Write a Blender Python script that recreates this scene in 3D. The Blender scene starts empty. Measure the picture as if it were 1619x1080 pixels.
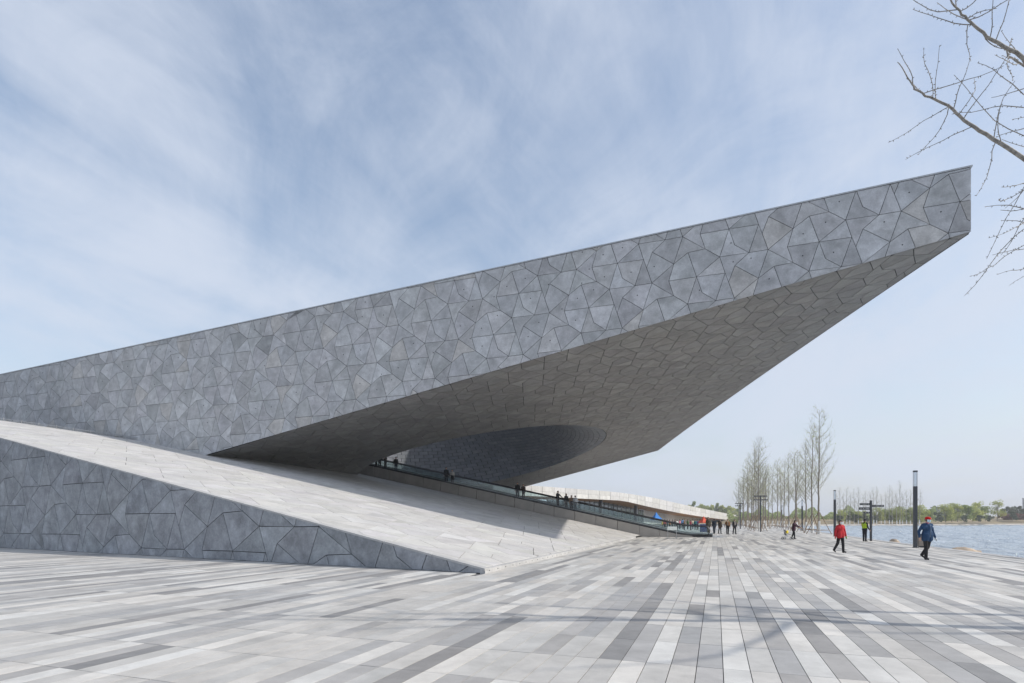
import bpy, bmesh, math, random
import numpy as np
from mathutils import Vector, Matrix

random.seed(7)
rng = np.random.default_rng(7)
scene = bpy.context.scene
COL = scene.collection
R = math.radians

# ------------------------------------------------------------------ camera
EYE = 1.65
cam_d = bpy.data.cameras.new('camera')
cam = bpy.data.objects.new('camera', cam_d)
COL.objects.link(cam)
cam.location = (0, 0, EYE)
cam.rotation_euler = (R(90), 0, 0)
cam_d.sensor_width = 36
cam_d.lens = 20.01
cam_d.shift_y = 0.1736          # shift lens: verticals stay vertical
cam_d.clip_start = 0.1
cam_d.clip_end = 9000
scene.camera = cam

# ------------------------------------------------------------------ sky, sun, exposure
SUN = Vector((24.18, -4.1, 18.3)).normalized()
SUN_EL = math.asin(SUN.z)
SUN_AZ = math.atan2(SUN.x, SUN.y)
world = bpy.data.worlds.new('World')
scene.world = world
world.use_nodes = True
wn, wl = world.node_tree.nodes, world.node_tree.links
wn.clear()


def wnode(t, **kw):
    n = wn.new(t)
    for k, v in kw.items():
        setattr(n, k, v)
    return n


w_out = wnode('ShaderNodeOutputWorld')
w_bg = wnode('ShaderNodeBackground')
w_bg.inputs['Strength'].default_value = 0.15
sky = wnode('ShaderNodeTexSky', sky_type='NISHITA')
sky.sun_disc = False
sky.sun_elevation = SUN_EL
sky.sun_rotation = SUN_AZ
sky.air_density = 1.25
sky.dust_density = 2.2
sky.ozone_density = 2.0
tc = wnode('ShaderNodeTexCoord')
sep = wnode('ShaderNodeSeparateXYZ')
wl.new(tc.outputs['Generated'], sep.inputs[0])


def wmath(op, a, b=None, clamp=False):
    n = wnode('ShaderNodeMath', operation=op)
    n.use_clamp = clamp
    for i, s in enumerate((a, b)):
        if s is None:
            continue
        if isinstance(s, (int, float)):
            n.inputs[i].default_value = s
        else:
            wl.new(s, n.inputs[i])
    return n.outputs[0]


zz = wmath('ADD', wmath('MAXIMUM', sep.outputs['Z'], 0.0), 0.22)
cxn = wmath('DIVIDE', sep.outputs['X'], zz)
cyn = wmath('DIVIDE', sep.outputs['Y'], zz)
comb = wnode('ShaderNodeCombineXYZ')
wl.new(cxn, comb.inputs[0])
wl.new(cyn, comb.inputs[1])


def wnoise(scale, detail, rough, dist, rot, sc, off):
    m = wnode('ShaderNodeMapping')
    m.inputs['Rotation'].default_value = (0, 0, R(rot))
    wl.new(comb.outputs[0], m.inputs[0])
    m2 = wnode('ShaderNodeMapping')
    m2.inputs['Scale'].default_value = sc
    m2.inputs['Location'].default_value = off
    wl.new(m.outputs[0], m2.inputs[0])
    m = m2
    n = wnode('ShaderNodeTexNoise')
    n.inputs['Scale'].default_value = scale
    n.inputs['Detail'].default_value = detail
    n.inputs['Roughness'].default_value = rough
    n.inputs['Distortion'].default_value = dist
    wl.new(m.outputs[0], n.inputs['Vector'])
    return n.outputs['Fac']


n_big = wnoise(0.75, 5, 0.5, 0.5, 30, (1.15, .75, 1), (3.1, 0.4, 0))
n_str = wnoise(1.6, 11, 0.64, 0.5, 28, (1.75, .5, 1), (1.7, 5.2, 0))
n_fine = wnoise(2.4, 11, 0.66, 0.7, -22, (1.4, .8, 1), (7.7, 2.2, 0))
csum = wmath('ADD', wmath('MULTIPLY', n_big, 0.95), wmath('MULTIPLY', n_str, 0.50))
csum = wmath('ADD', csum, wmath('MULTIPLY', n_fine, 0.42))
cramp = wnode('ShaderNodeMapRange')
cramp.interpolation_type = 'SMOOTHSTEP'
cramp.inputs['From Min'].default_value = 0.69
cramp.inputs['From Max'].default_value = 1.12
cramp.inputs['To Max'].default_value = 0.82
wl.new(csum, cramp.inputs['Value'])
# thin veil gets denser toward the horizon, as looking through more of it
veil = wnode('ShaderNodeMapRange')
veil.inputs['From Min'].default_value = 0.0
veil.inputs['From Max'].default_value = 0.5
veil.inputs['To Min'].default_value = 0.72
veil.inputs['To Max'].default_value = 0.12
wl.new(sep.outputs['Z'], veil.inputs['Value'])
cov = wmath('SUBTRACT', 1.0, wmath('MULTIPLY', wmath('SUBTRACT', 1.0, cramp.outputs[0]), wmath('SUBTRACT', 1.0, veil.outputs[0])), clamp=True)
wmix = wnode('ShaderNodeMix', data_type='RGBA')
wl.new(cov, wmix.inputs[0])
wl.new(sky.outputs[0], wmix.inputs[6])
wmix.inputs[7].default_value = (4.0, 4.38, 5.1, 1)
wl.new(wmix.outputs[2], w_bg.inputs['Color'])
wl.new(w_bg.outputs[0], w_out.inputs[0])

sun_d = bpy.data.lights.new('sun', 'SUN')
sun_d.energy = 3.1
sun_d.angle = R(0.7)
sun_d.color = (1.0, 0.93, 0.84)
sun = bpy.data.objects.new('sun', sun_d)
COL.objects.link(sun)
sun.location = (60, -10, 60)
sun.rotation_euler = (-SUN).to_track_quat('-Z', 'Y').to_euler()

scene.view_settings.view_transform = 'Standard'
scene.view_settings.look = 'None'
scene.view_settings.exposure = 0.2
scene.view_settings.gamma = 1.0
scene.view_settings.use_curve_mapping = False
scene.cycles.max_bounces = 8
scene.cycles.diffuse_bounces = 4
scene.cycles.transparent_max_bounces = 12

# ------------------------------------------------------------------ helpers
UX = np.array([.9414, -.3373])
VX = np.array([.3373, .9414])
PO = np.array([-.82, 17.27])


def W(u, v, z=0.0):
    """building axes -> world"""
    return (PO[0] + u * UX[0] + v * VX[0], PO[1] + u * UX[1] + v * VX[1], z)


def uv_of(x, y):
    d = np.array([x, y]) - PO
    return float(d @ UX), float(d @ VX)


def project(p):
    y = max(p[1], .01)
    return 809.5 + 900 * p[0] / y, 821 - 900 * (p[2] - EYE) / y


def at(px, py, Y):
    return ((px - 809.5) / 900 * Y, Y, EYE + (821 - py) / 900 * Y)


def ground_at(px, Y):
    return ((px - 809.5) / 900 * Y, Y, 0.0)


def mesh_obj(name, verts, faces, mats, parent=None, tints=None, mat_idx=None, smooth=False):
    me = bpy.data.meshes.new(name)
    me.from_pydata([tuple(map(float, v)) for v in verts], [], [tuple(f) for f in faces])
    if not isinstance(mats, (list, tuple)):
        mats = [mats]
    for m in mats:
        me.materials.append(m)
    if mat_idx is not None:
        me.polygons.foreach_set('material_index', np.asarray(mat_idx, dtype=np.int32))
    if tints is not None:
        a = me.attributes.new('tint', 'FLOAT_COLOR', 'FACE')
        t = np.ones((len(faces), 4), dtype=np.float32)
        t[:, :3] = np.asarray(tints, dtype=np.float32)
        a.data.foreach_set('color', t.ravel())
    if smooth:
        me.polygons.foreach_set('use_smooth', np.ones(len(faces), dtype=bool))
    me.update()
    o = bpy.data.objects.new(name, me)
    COL.objects.link(o)
    if parent:
        o.parent = parent
    return o


def empty(name, loc=(0, 0, 0), rz=0.0):
    o = bpy.data.objects.new(name, None)
    o.empty_display_size = .3
    o.location = loc
    o.rotation_euler = (0, 0, rz)
    COL.objects.link(o)
    return o


def tag(o, label, cat=None, group=None, kind=None):
    if label:
        o['label'] = label
    if cat:
        o['category'] = cat
    if group:
        o['group'] = group
    if kind:
        o['kind'] = kind
    return o


def copy_tree(o, parent=None):
    c = o.copy()
    COL.objects.link(c)
    if parent:
        c.parent = parent
    for ch in list(o.children):
        copy_tree(ch, c)
    return c


class MB:
    """collects simple solids into one mesh"""

    def __init__(self):
        self.v, self.f, self.t, self.m = [], [], [], []

    def add(self, verts, faces, tint=(1, 1, 1), mi=0):
        b = len(self.v)
        self.v += [tuple(p) for p in verts]
        for f in faces:
            self.f.append([i + b for i in f])
            self.t.append(tint)
            self.m.append(mi)

    def box(self, c, s, rz=0.0, tint=(1, 1, 1), mi=0, rx=0.0):
        hx, hy, hz = s[0] / 2, s[1] / 2, s[2] / 2
        M = Matrix.Rotation(rz, 3, 'Z') @ Matrix.Rotation(rx, 3, 'X')
        vs = [Vector(c) + M @ Vector((x, y, z)) for z in (-hz, hz) for y in (-hy, hy) for x in (-hx, hx)]
        self.add(vs, [(0, 2, 3, 1), (4, 5, 7, 6), (0, 1, 5, 4), (2, 6, 7, 3), (0, 4, 6, 2), (1, 3, 7, 5)], tint, mi)

    def bbox(self, c, s, b=.01, rz=0.0, mi=0):
        """box with chamfered edges (all in one convex solid)"""
        bm = bmesh.new()
        bmesh.ops.create_cube(bm, size=1)
        bmesh.ops.scale(bm, vec=s, verts=bm.verts)
        bmesh.ops.bevel(bm, geom=bm.edges[:], offset=b, segments=1, affect='EDGES')
        M = Matrix.Translation(c) @ Matrix.Rotation(rz, 4, 'Z')
        bm.transform(M)
        bm.verts.index_update()
        self.add([v.co[:] for v in bm.verts], [[v.index for v in f.verts] for f in bm.faces], (1, 1, 1), mi)
        bm.free()

    def tube(self, pts, rad, n=6, cap=True, tint=(1, 1, 1), mi=0):
        pts = [Vector(p) for p in pts]
        if not isinstance(rad, (list, tuple)):
            rad = [rad] * len(pts)
        b = len(self.v)
        up = None
        for i, p in enumerate(pts):
            d = (pts[min(i + 1, len(pts) - 1)] - pts[max(i - 1, 0)])
            if d.length < 1e-7:
                d = Vector((0, 0, 1))
            d.normalize()
            if up is None:
                up = d.orthogonal().normalized()
            a = up - d * up.dot(d)
            if a.length < 1e-4:
                a = d.orthogonal()
            a.normalize()
            up = a
            c = d.cross(a)
            for k in range(n):
                an = 2 * math.pi * k / n
                self.v.append(tuple(p + (a * math.cos(an) + c * math.sin(an)) * rad[i]))
        for i in range(len(pts) - 1):
            for k in range(n):
                k2 = (k + 1) % n
                self.f.append([b + i * n + k, b + i * n + k2, b + (i + 1) * n + k2, b + (i + 1) * n + k])
                self.t.append(tint)
                self.m.append(mi)
        if cap:
            self.f.append([b + k for k in range(n)][::-1])
            self.f.append([b + (len(pts) - 1) * n + k for k in range(n)])
            self.t += [tint, tint]
            self.m += [mi, mi]

    def lathe(self, prof, n=16, c=(0, 0, 0), mi=0, sx=1, sy=1):
        b = len(self.v)
        for (r, z) in prof:
            for k in range(n):
                an = 2 * math.pi * k / n
                self.v.append((c[0] + sx * r * math.cos(an), c[1] + sy * r * math.sin(an), c[2] + z))
        for i in range(len(prof) - 1):
            for k in range(n):
                k2 = (k + 1) % n
                self.f.append([b + i * n + k, b + i * n + k2, b + (i + 1) * n + k2, b + (i + 1) * n + k])
                self.t.append((1, 1, 1))
                self.m.append(mi)
        self.f.append([b + k for k in range(n)][::-1])
        self.f.append([b + (len(prof) - 1) * n + k for k in range(n)])
        self.t += [(1, 1, 1)] * 2
        self.m += [mi, mi]

    def prism(self, poly, mapf, d0, d1, tint=(1, 1, 1)):
        n = len(poly)
        b = len(self.v)
        for d in (d0, d1):
            for (x, y) in poly:
                self.v.append(mapf(x, y, d))
        fs = [[b + i for i in range(n)], [b + n + i for i in range(n)][::-1]]
        for i in range(n):
            j = (i + 1) % n
            fs.append([b + j, b + i, b + n + i, b + n + j])
        self.f += fs
        self.t += [tint] * len(fs)
        self.m += [0] * len(fs)

    def build(self, name, mats, parent=None, tint=False, smooth=False, multi=False):
        return mesh_obj(name, self.v, self.f, mats, parent, self.t if tint else None, self.m if multi else None, smooth)


# ------------------------------------------------------------------ materials
def new_mat(name):
    m = bpy.data.materials.new(name)
    m.use_nodes = True
    nt = m.node_tree
    return m, nt, nt.nodes, nt.links, nt.nodes['Principled BSDF']


def plain(name, col, rough=.6, metal=0.0, var=.12, scale=6.0, spec=.5, bump=0.0):
    """one colour with a little wear in it"""
    m, nt, N, L, p = new_mat(name)
    tcn = N.new('ShaderNodeTexCoord')
    ns = N.new('ShaderNodeTexNoise')
    ns.inputs['Scale'].default_value = scale
    ns.inputs['Detail'].default_value = 5
    L.new(tcn.outputs['Object'], ns.inputs['Vector'])
    mr = N.new('ShaderNodeMapRange')
    mr.inputs['From Min'].default_value = .3
    mr.inputs['From Max'].default_value = .7
    mr.inputs['To Min'].default_value = 1 - var
    mr.inputs['To Max'].default_value = 1 + var
    L.new(ns.outputs['Fac'], mr.inputs['Value'])
    vm = N.new('ShaderNodeVectorMath')
    vm.operation = 'SCALE'
    vm.inputs[0].default_value = col
    L.new(mr.outputs[0], vm.inputs['Scale'])
    L.new(vm.outputs[0], p.inputs['Base Color'])
    p.inputs['Roughness'].default_value = rough
    p.inputs['Metallic'].default_value = metal
    p.inputs['Specular IOR Level'].default_value = spec
    if bump:
        bp = N.new('ShaderNodeBump')
        bp.inputs['Strength'].default_value = bump
        bp.inputs['Distance'].default_value = .02
        L.new(ns.outputs['Fac'], bp.inputs['Height'])
        L.new(bp.outputs[0], p.inputs['Normal'])
    return m


def stone(name, base, blotch=(.82, 1.16), scales=(.55, 2.6, 17), rough=.72, dirt=0.0, bump=.15, spec=.35, stretch=None):
    """cast stone / granite: panel tint attribute x cloudy blotches x fine grain"""
    m, nt, N, L, p = new_mat(name)
    at_n = N.new('ShaderNodeAttribute')
    at_n.attribute_name = 'tint'
    geo = N.new('ShaderNodeNewGeometry')
    vec = geo.outputs['Position']
    if stretch:
        mp = N.new('ShaderNodeMapping')
        mp.inputs['Rotation'].default_value = (0, 0, R(19.7))
        mp.inputs['Scale'].default_value = stretch
        L.new(vec, mp.inputs[0])
        vec = mp.outputs[0]
    # shift each panel's pattern by its own tint so neighbours do not continue each other
    sh = N.new('ShaderNodeVectorMath')
    sh.operation = 'SCALE'
    sh.inputs['Scale'].default_value = 180.0
    L.new(at_n.outputs['Color'], sh.inputs[0])
    ad = N.new('ShaderNodeVectorMath')
    ad.operation = 'ADD'
    L.new(vec, ad.inputs[0])
    L.new(sh.outputs[0], ad.inputs[1])
    fac = None
    lo, hi = blotch
    for i, s in enumerate(scales):
        ns = N.new('ShaderNodeTexNoise')
        ns.inputs['Scale'].default_value = s
        ns.inputs['Detail'].default_value = 6
        ns.inputs['Roughness'].default_value = .6
        ns.inputs['Distortion'].default_value = .4 if i < 2 else 0
        L.new(ad.outputs[0], ns.inputs['Vector'])
        mr = N.new('ShaderNodeMapRange')
        mr.inputs['From Min'].default_value = .3
        mr.inputs['From Max'].default_value = .7
        k = (1.0, .8, .45)[i]
        mr.inputs['To Min'].default_value = 1 - (1 - lo) * k
        mr.inputs['To Max'].default_value = 1 + (hi - 1) * k
        L.new(ns.outputs['Fac'], mr.inputs['Value'])
        if fac is None:
            fac = mr.outputs[0]
        else:
            mm = N.new('ShaderNodeMath')
            mm.operation = 'MULTIPLY'
            L.new(fac, mm.inputs[0])
            L.new(mr.outputs[0], mm.inputs[1])
            fac = mm.outputs[0]
        last = ns
    if dirt:
        # scuffs and dried-water marks that run across the joints
        for (sc_, k_) in ((.33, 1.0), (1.9, .6)):
            nd = N.new('ShaderNodeTexNoise')
            nd.inputs['Scale'].default_value = sc_
            nd.inputs['Detail'].default_value = 8
            nd.inputs['Roughness'].default_value = .68
            nd.inputs['Distortion'].default_value = 1.2
            L.new(geo.outputs['Position'], nd.inputs['Vector'])
            md = N.new('ShaderNodeMapRange')
            md.inputs['From Min'].default_value = .48
            md.inputs['From Max'].default_value = .72
            md.inputs['To Min'].default_value = 1.0
            md.inputs['To Max'].default_value = 1 - dirt * k_
            L.new(nd.outputs['Fac'], md.inputs['Value'])
            mm = N.new('ShaderNodeMath')
            mm.operation = 'MULTIPLY'
            L.new(fac, mm.inputs[0])
            L.new(md.outputs[0], mm.inputs[1])
            fac = mm.outputs[0]
    c1 = N.new('ShaderNodeVectorMath')
    c1.operation = 'MULTIPLY'
    c1.inputs[1].default_value = base
    L.new(at_n.outputs['Color'], c1.inputs[0])
    c2 = N.new('ShaderNodeVectorMath')
    c2.operation = 'SCALE'
    L.new(c1.outputs[0], c2.inputs[0])
    L.new(fac, c2.inputs['Scale'])
    L.new(c2.outputs[0], p.inputs['Base Color'])
    p.inputs['Roughness'].default_value = rough
    p.inputs['Specular IOR Level'].default_value = spec
    if bump:
        bp = N.new('ShaderNodeBump')
        bp.inputs['Strength'].default_value = bump
        bp.inputs['Distance'].default_value = .01
        L.new(last.outputs['Fac'], bp.inputs['Height'])
        L.new(bp.outputs[0], p.inputs['Normal'])
    return m


M = {}
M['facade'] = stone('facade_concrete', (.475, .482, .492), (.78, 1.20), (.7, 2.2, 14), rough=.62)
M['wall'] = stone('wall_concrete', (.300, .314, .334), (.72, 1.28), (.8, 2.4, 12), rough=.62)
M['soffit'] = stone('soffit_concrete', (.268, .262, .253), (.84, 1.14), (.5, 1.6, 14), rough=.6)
M['deck'] = stone('deck_stone', (.54, .535, .525), (.90, 1.08), (.4, 1.8, 20), rough=.7, dirt=.10)
M['paving'] = stone('paving_granite', (1, 1, 1), (.88, 1.10), (.6, 3.2, 70), rough=.66, bump=.25, dirt=.16)
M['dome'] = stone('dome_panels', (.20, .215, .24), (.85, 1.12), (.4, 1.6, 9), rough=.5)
M['pavilion'] = stone('pavilion_stone', (.56, .56, .55), (.88, 1.1), (.5, 1.2, 5), rough=.7)
M['joint'] = plain('joint_dark', (.028, .030, .034), .9)  # near-black backing in the panel joints, also for small dots
M['pave_joint'] = plain('paving_joint', (.13, .13, .13), .9)
M['kerb'] = stone('kerb_granite', (.46, .46, .455), (.88, 1.1), (.8, 3, 30), rough=.7)
M['coping'] = plain('coping_metal', (.42, .43, .44), .4, .6)
M['clad'] = plain('walkway_cladding', (.40, .37, .335), .42, .25, .1, 1.4)
M['steel'] = plain('brushed_steel', (.45, .46, .47), .35, .9)
M['rubber'] = plain('handrail_rubber', (.018, .019, .022), .45)
M['tread'] = plain('pallet_metal', (.16, .17, .18), .5, .5)
M['skirt'] = plain('white_skirt', (.62, .68, .68), .3)
M['post'] = plain('charcoal_paint', (.060, .065, .075), .45, .2)
M['sign'] = plain('sign_blade_paint', (.05, .055, .062), .5)
M['signprint'] = plain('sign_print', (.45, .45, .45), .6)
M['white'] = plain('white_paint', (.78, .78, .76), .6)
M['bark'] = plain('bark_grey', (.25, .225, .195), .9, 0, .25, 14)
M['bark_pale'] = plain('bark_pale', (.33, .31, .28), .85, 0, .35, 22)
M['twig'] = plain('twig_buds', (.36, .345, .275), .9, 0, .3, 3)
M['twig_far'] = plain('twig_far', (.30, .28, .24), .9, 0, .3, 3)
M['bamboo'] = plain('stake_wood', (.27, .20, .14), .8, 0, .25, 5)
M['limewash'] = plain('limewash', (.74, .74, .72), .85, 0, .1, 8)
M['wood'] = plain('soffit_wood', (.50, .27, .13), .6, 0, .2, 2)
M['black'] = plain('black_cloth', (.022, .022, .025), .85)
M['rock'] = plain('boulder_granite', (.42, .34, .26), .85, 0, .3, 2.2, bump=.6)
M['bin'] = plain('bin_panel', (.30, .26, .22), .6)
M['grass'] = plain('dry_bank_grass', (.26, .21, .13), .95, 0, .3, .12)
M['land'] = plain('far_land', (.24, .22, .17), .95, 0, .25, .03)
M['edge'] = plain('shore_stone', (.46, .43, .39), .85, 0, .2, .6)
M['far_wall'] = plain('far_building_wall', (.34, .36, .38), .8)
M['far_glass'] = plain('far_building_glass', (.14, .17, .20), .3)
M['blue_fabric'] = plain('blue_canvas', (.015, .20, .62), .7)
M['red_fabric'] = plain('orange_red_canvas', (.75, .10, .045), .7)
M['blue_board'] = plain('blue_board', (.025, .07, .28), .6)


def leaf_mat(name, col, trans=.35):
    m, nt, N, L, p = new_mat(name)
    at_n = N.new('ShaderNodeAttribute')
    at_n.attribute_name = 'tint'
    c1 = N.new('ShaderNodeVectorMath')
    c1.operation = 'MULTIPLY'
    c1.inputs[1].default_value = col
    L.new(at_n.outputs['Color'], c1.inputs[0])
    L.new(c1.outputs[0], p.inputs['Base Color'])
    p.inputs['Roughness'].default_value = .7
    tr = N.new('ShaderNodeBsdfTranslucent')
    L.new(c1.outputs[0], tr.inputs['Color'])
    mx = N.new('ShaderNodeMixShader')
    mx.inputs[0].default_value = trans
    L.new(p.outputs[0], mx.inputs[1])
    L.new(tr.outputs[0], mx.inputs[2])
    L.new(mx.outputs[0], N['Material Output'].inputs[0])
    return m


M['leaf_lime'] = leaf_mat('leaf_spring_lime', (.42, .46, .16))
M['leaf_green'] = leaf_mat('leaf_mid_green', (.28, .35, .14))
M['leaf_dark'] = leaf_mat('leaf_evergreen', (.085, .115, .07), .15)
M['leaf_red'] = leaf_mat('leaf_plum', (.17, .07, .06), .2)


def glass_mat(name, tint, rough=.02, mix=.35):
    """thin pane: see-through with a glossy reflection"""
    m, nt, N, L, p = new_mat(name)
    tr = N.new('ShaderNodeBsdfTransparent')
    tr.inputs[0].default_value = (*tint, 1)
    gl = N.new('ShaderNodeBsdfGlossy')
    gl.inputs['Roughness'].default_value = rough
    fr = N.new('ShaderNodeFresnel')
    fr.inputs[0].default_value = 1.5
    mm = N.new('ShaderNodeMath')
    mm.operation = 'MULTIPLY_ADD'
    mm.inputs[1].default_value = .8
    mm.inputs[2].default_value = mix * .3
    L.new(fr.outputs[0], mm.inputs[0])
    mx = N.new('ShaderNodeMixShader')
    L.new(mm.outputs[0], mx.inputs[0])
    L.new(tr.outputs[0], mx.inputs[1])
    L.new(gl.outputs[0], mx.inputs[2])
    L.new(mx.outputs[0], N['Material Output'].inputs[0])
    return m


M['glass'] = glass_mat('balustrade_glass', (.88, .93, .93), mix=.06)
M['lampglass'] = glass_mat('lamp_glass', (.80, .84, .88), .15, mix=.3)
M['window'] = plain('window_glass', (.10, .14, .17), .08, 0, .2, .4)

m, nt, N, L, p = new_mat('lake_water')
p.inputs['Base Color'].default_value = (.40, .465, .53, 1)
p.inputs['Roughness'].default_value = .1
p.inputs['IOR'].default_value = 1.33
geo = N.new('ShaderNodeNewGeometry')
mp = N.new('ShaderNodeMapping')
mp.inputs['Scale'].default_value = (.55, 1.3, 1)
L.new(geo.outputs['Position'], mp.inputs[0])
w1 = N.new('ShaderNodeTexNoise')
w1.inputs['Scale'].default_value = .95
w1.inputs['Detail'].default_value = 7
w1.inputs['Roughness'].default_value = .62
w1.inputs['Distortion'].default_value = .6
L.new(mp.outputs[0], w1.inputs['Vector'])
bp = N.new('ShaderNodeBump')
bp.inputs['Strength'].default_value = 1.0
bp.inputs['Distance'].default_value = .3
mp2 = N.new('ShaderNodeMapping')
mp2.inputs['Scale'].default_value = (.30, .16, 1)
L.new(geo.outputs['Position'], mp2.inputs[0])
w2 = N.new('ShaderNodeTexNoise')
w2.inputs['Scale'].default_value = 1.0
w2.inputs['Detail'].default_value = 6
w2.inputs['Roughness'].default_value = .7
L.new(mp2.outputs[0], w2.inputs['Vector'])
wa = N.new('ShaderNodeMath')
wa.operation = 'MULTIPLY_ADD'
wa.inputs[1].default_value = 3.2
L.new(w2.outputs['Fac'], wa.inputs[0])
L.new(w1.outputs['Fac'], wa.inputs[2])
L.new(wa.outputs[0], bp.inputs['Height'])
L.new(bp.outputs[0], p.inputs['Normal'])
M['water'] = m


# ------------------------------------------------------------------ polygon tools
def area2(p):
    s = 0
    for i in range(len(p)):
        x0, y0 = p[i]
        x1, y1 = p[(i + 1) % len(p)]
        s += x0 * y1 - x1 * y0
    return s / 2


def clip(poly, nx, ny, d):
    """keep nx*x+ny*y <= d"""
    out = []
    n = len(poly)
    for i in range(n):
        a, b = poly[i], poly[(i + 1) % n]
        da, db = nx * a[0] + ny * a[1] - d, nx * b[0] + ny * b[1] - d
        if da <= 0:
            out.append(a)
        if (da < 0 < db) or (db < 0 < da):
            t = da / (da - db)
            out.append((a[0] + (b[0] - a[0]) * t, a[1] + (b[1] - a[1]) * t))
    return out if len(out) >= 3 and abs(area2(out)) > 1e-3 else []


def clip_many(poly, planes):
    for pl in planes:
        poly = clip(poly, *pl)
        if not poly:
            return []
    return poly


def dedupe(poly):
    out = []
    for q in poly:
        if not out or math.hypot(q[0] - out[-1][0], q[1] - out[-1][1]) > .012:
            out.append(q)
    if len(out) > 2 and math.hypot(out[0][0] - out[-1][0], out[0][1] - out[-1][1]) < .012:
        out.pop()
    return out


def inset(poly, g):
    q = inset_(poly, g, .03)
    return q or inset_(poly, min(g, .006), .004)


def inset_(poly, g, amin):
    poly = dedupe(poly)
    if len(poly) < 3:
        return []
    if area2(poly) < 0:
        poly = poly[::-1]
    n = len(poly)
    out = []
    for i in range(n):
        a, b, c = poly[i - 1], poly[i], poly[(i + 1) % n]
        d1 = (b[0] - a[0], b[1] - a[1])
        d2 = (c[0] - b[0], c[1] - b[1])
        l1, l2 = math.hypot(*d1), math.hypot(*d2)
        n1 = (-d1[1] / l1, d1[0] / l1)
        n2 = (-d2[1] / l2, d2[0] / l2)
        k = 1 + n1[0] * n2[0] + n1[1] * n2[1]
        k = max(k, .35)
        out.append((b[0] + g * (n1[0] + n2[0]) / k, b[1] + g * (n1[1] + n2[1]) / k))
    return out if area2(out) > amin else []


LA, LB = (1.765, 2.485), (4.6, -1.49)
ND = dict(C=(0, 0), H=(1.267, .97), K=(2.055, -1.5), G=(3.315, -.547), D=(1.055, -1.52), E=(.303, -.952),
          F=(1.562, -.01), F2=(1.746, -.54), M=(2.08, .343), L=(-1.568, -.02), N=(-1.29, -.93), P=(-.479, 1.488))
ND['Gl'] = (ND['G'][0] - LB[0], ND['G'][1] - LB[1])
ND['Kl'] = (ND['K'][0] - LB[0], ND['K'][1] - LB[1])
ND['Ku'] = (ND['K'][0] + LA[0], ND['K'][1] + LA[1])
ND['Hd'] = (ND['H'][0] - LA[0], ND['H'][1] - LA[1])
ND['Du'] = (ND['D'][0] + LA[0], ND['D'][1] + LA[1])
ND['Nu'] = (ND['N'][0] + LA[0], ND['N'][1] + LA[1])
ND['Klu'] = (ND['Kl'][0] + LA[0], ND['Kl'][1] + LA[1])
FACES = ['C P Nu H', 'C H F', 'C F D E', 'C E D Hd', 'F F2 K D', 'C Hd N L', 'C L Gl P', 'L N Kl Gl',
         'P Gl Klu Nu', 'H Du M F2 F', 'F2 M G K', 'Du Ku G M']


def tiling(x0, x1, y0, y1, origin, sx=1.0, sy=1.0, mirror=False):
    """the star-and-shield panel pattern over a rectangle"""
    out = []
    for i in range(-60, 61):
        for j in range(-60, 61):
            ox, oy = i * LA[0] + j * LB[0], i * LA[1] + j * LB[1]
            cx_ = origin[0] + (-1 if mirror else 1) * ox * sx
            cy_ = origin[1] + oy * sy
            if not (x0 - 6 < cx_ < x1 + 6 and y0 - 6 < cy_ < y1 + 6):
                continue
            for f in FACES:
                poly = []
                for k in f.split():
                    px, py = ND[k]
                    poly.append((cx_ + (-1 if mirror else 1) * px * sx, cy_ + py * sy))
                out.append(poly)
    return out


def emit_panels(panels, parent, name, mapf, mat, d0, d1, tintf, limit=300, rest_name=None):
    """panels: list of lists of polygons (one list = one panel). Largest in view -> own objects, rest joined."""
    sized = []
    for polys in panels:
        a = sum(abs(area2(q)) for q in polys)
        c = polys[0]
        cx_ = sum(q[0] for q in c) / len(c)
        cy_ = sum(q[1] for q in c) / len(c)
        p = mapf(cx_, cy_, d0)
        px, py = project(p)
        inside = p[1] > 1 and -20 < px < 1640 and -20 < py < 1100
        sized.append(((a / (p[1] ** 2)) if inside else 0, polys))
    sized.sort(key=lambda s: -s[0])
    rest = MB()
    for k, (s, polys) in enumerate(sized):
        t = tintf()
        if k < limit and s > 0:
            mb = MB()
            for q in polys:
                mb.prism(q, mapf, d0, d1, t)
            mb.build(name, mat, parent, tint=True)
        else:
            for q in polys:
                rest.prism(q, mapf, d0, d1, t)
    if rest.v:
        tag(rest.build(rest_name or name + 's', mat, parent, tint=True), None, kind='stuff')


def tint_facade():
    k = random.gauss(1.0, .065)
    if random.random() < .06:
        return (k * 1.045, k * 1.01, k * .965)
    if random.random() < .10:
        k *= .88
    return (k * random.uniform(.985, 1.015), k, k * random.uniform(.99, 1.02))


def tint_wall():
    k = random.gauss(1.0, .045)
    return (k * random.uniform(.985, 1.012), k, k * random.uniform(.99, 1.02))


def tint_soffit():
    k = random.gauss(1.0, .06)
    return (k * random.uniform(.99, 1.02), k, k * random.uniform(.97, 1.01))


def tint_deck():
    k = random.gauss(1.0, .045)
    return (k, k * random.uniform(.99, 1.01), k * random.uniform(.97, 1.015))


# ------------------------------------------------------------------ ground, lake, plaza
SHORE = [(27, -60), (25.5, 2), (23.6, 13), (21.8, 24.3), (25.2, 34), (28.2, 43), (36.0, 63), (43.8, 85), (57, 120), (83, 190), (96, 207)]
# base land to the horizon
o = mesh_obj('ground', [(-5000, -400, -1.6), (5000, -400, -1.6), (5000, 7000, -1.6), (-5000, 7000, -1.6)], [(0, 1, 2, 3)], M['land'])
tag(o, None, kind='structure')
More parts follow.
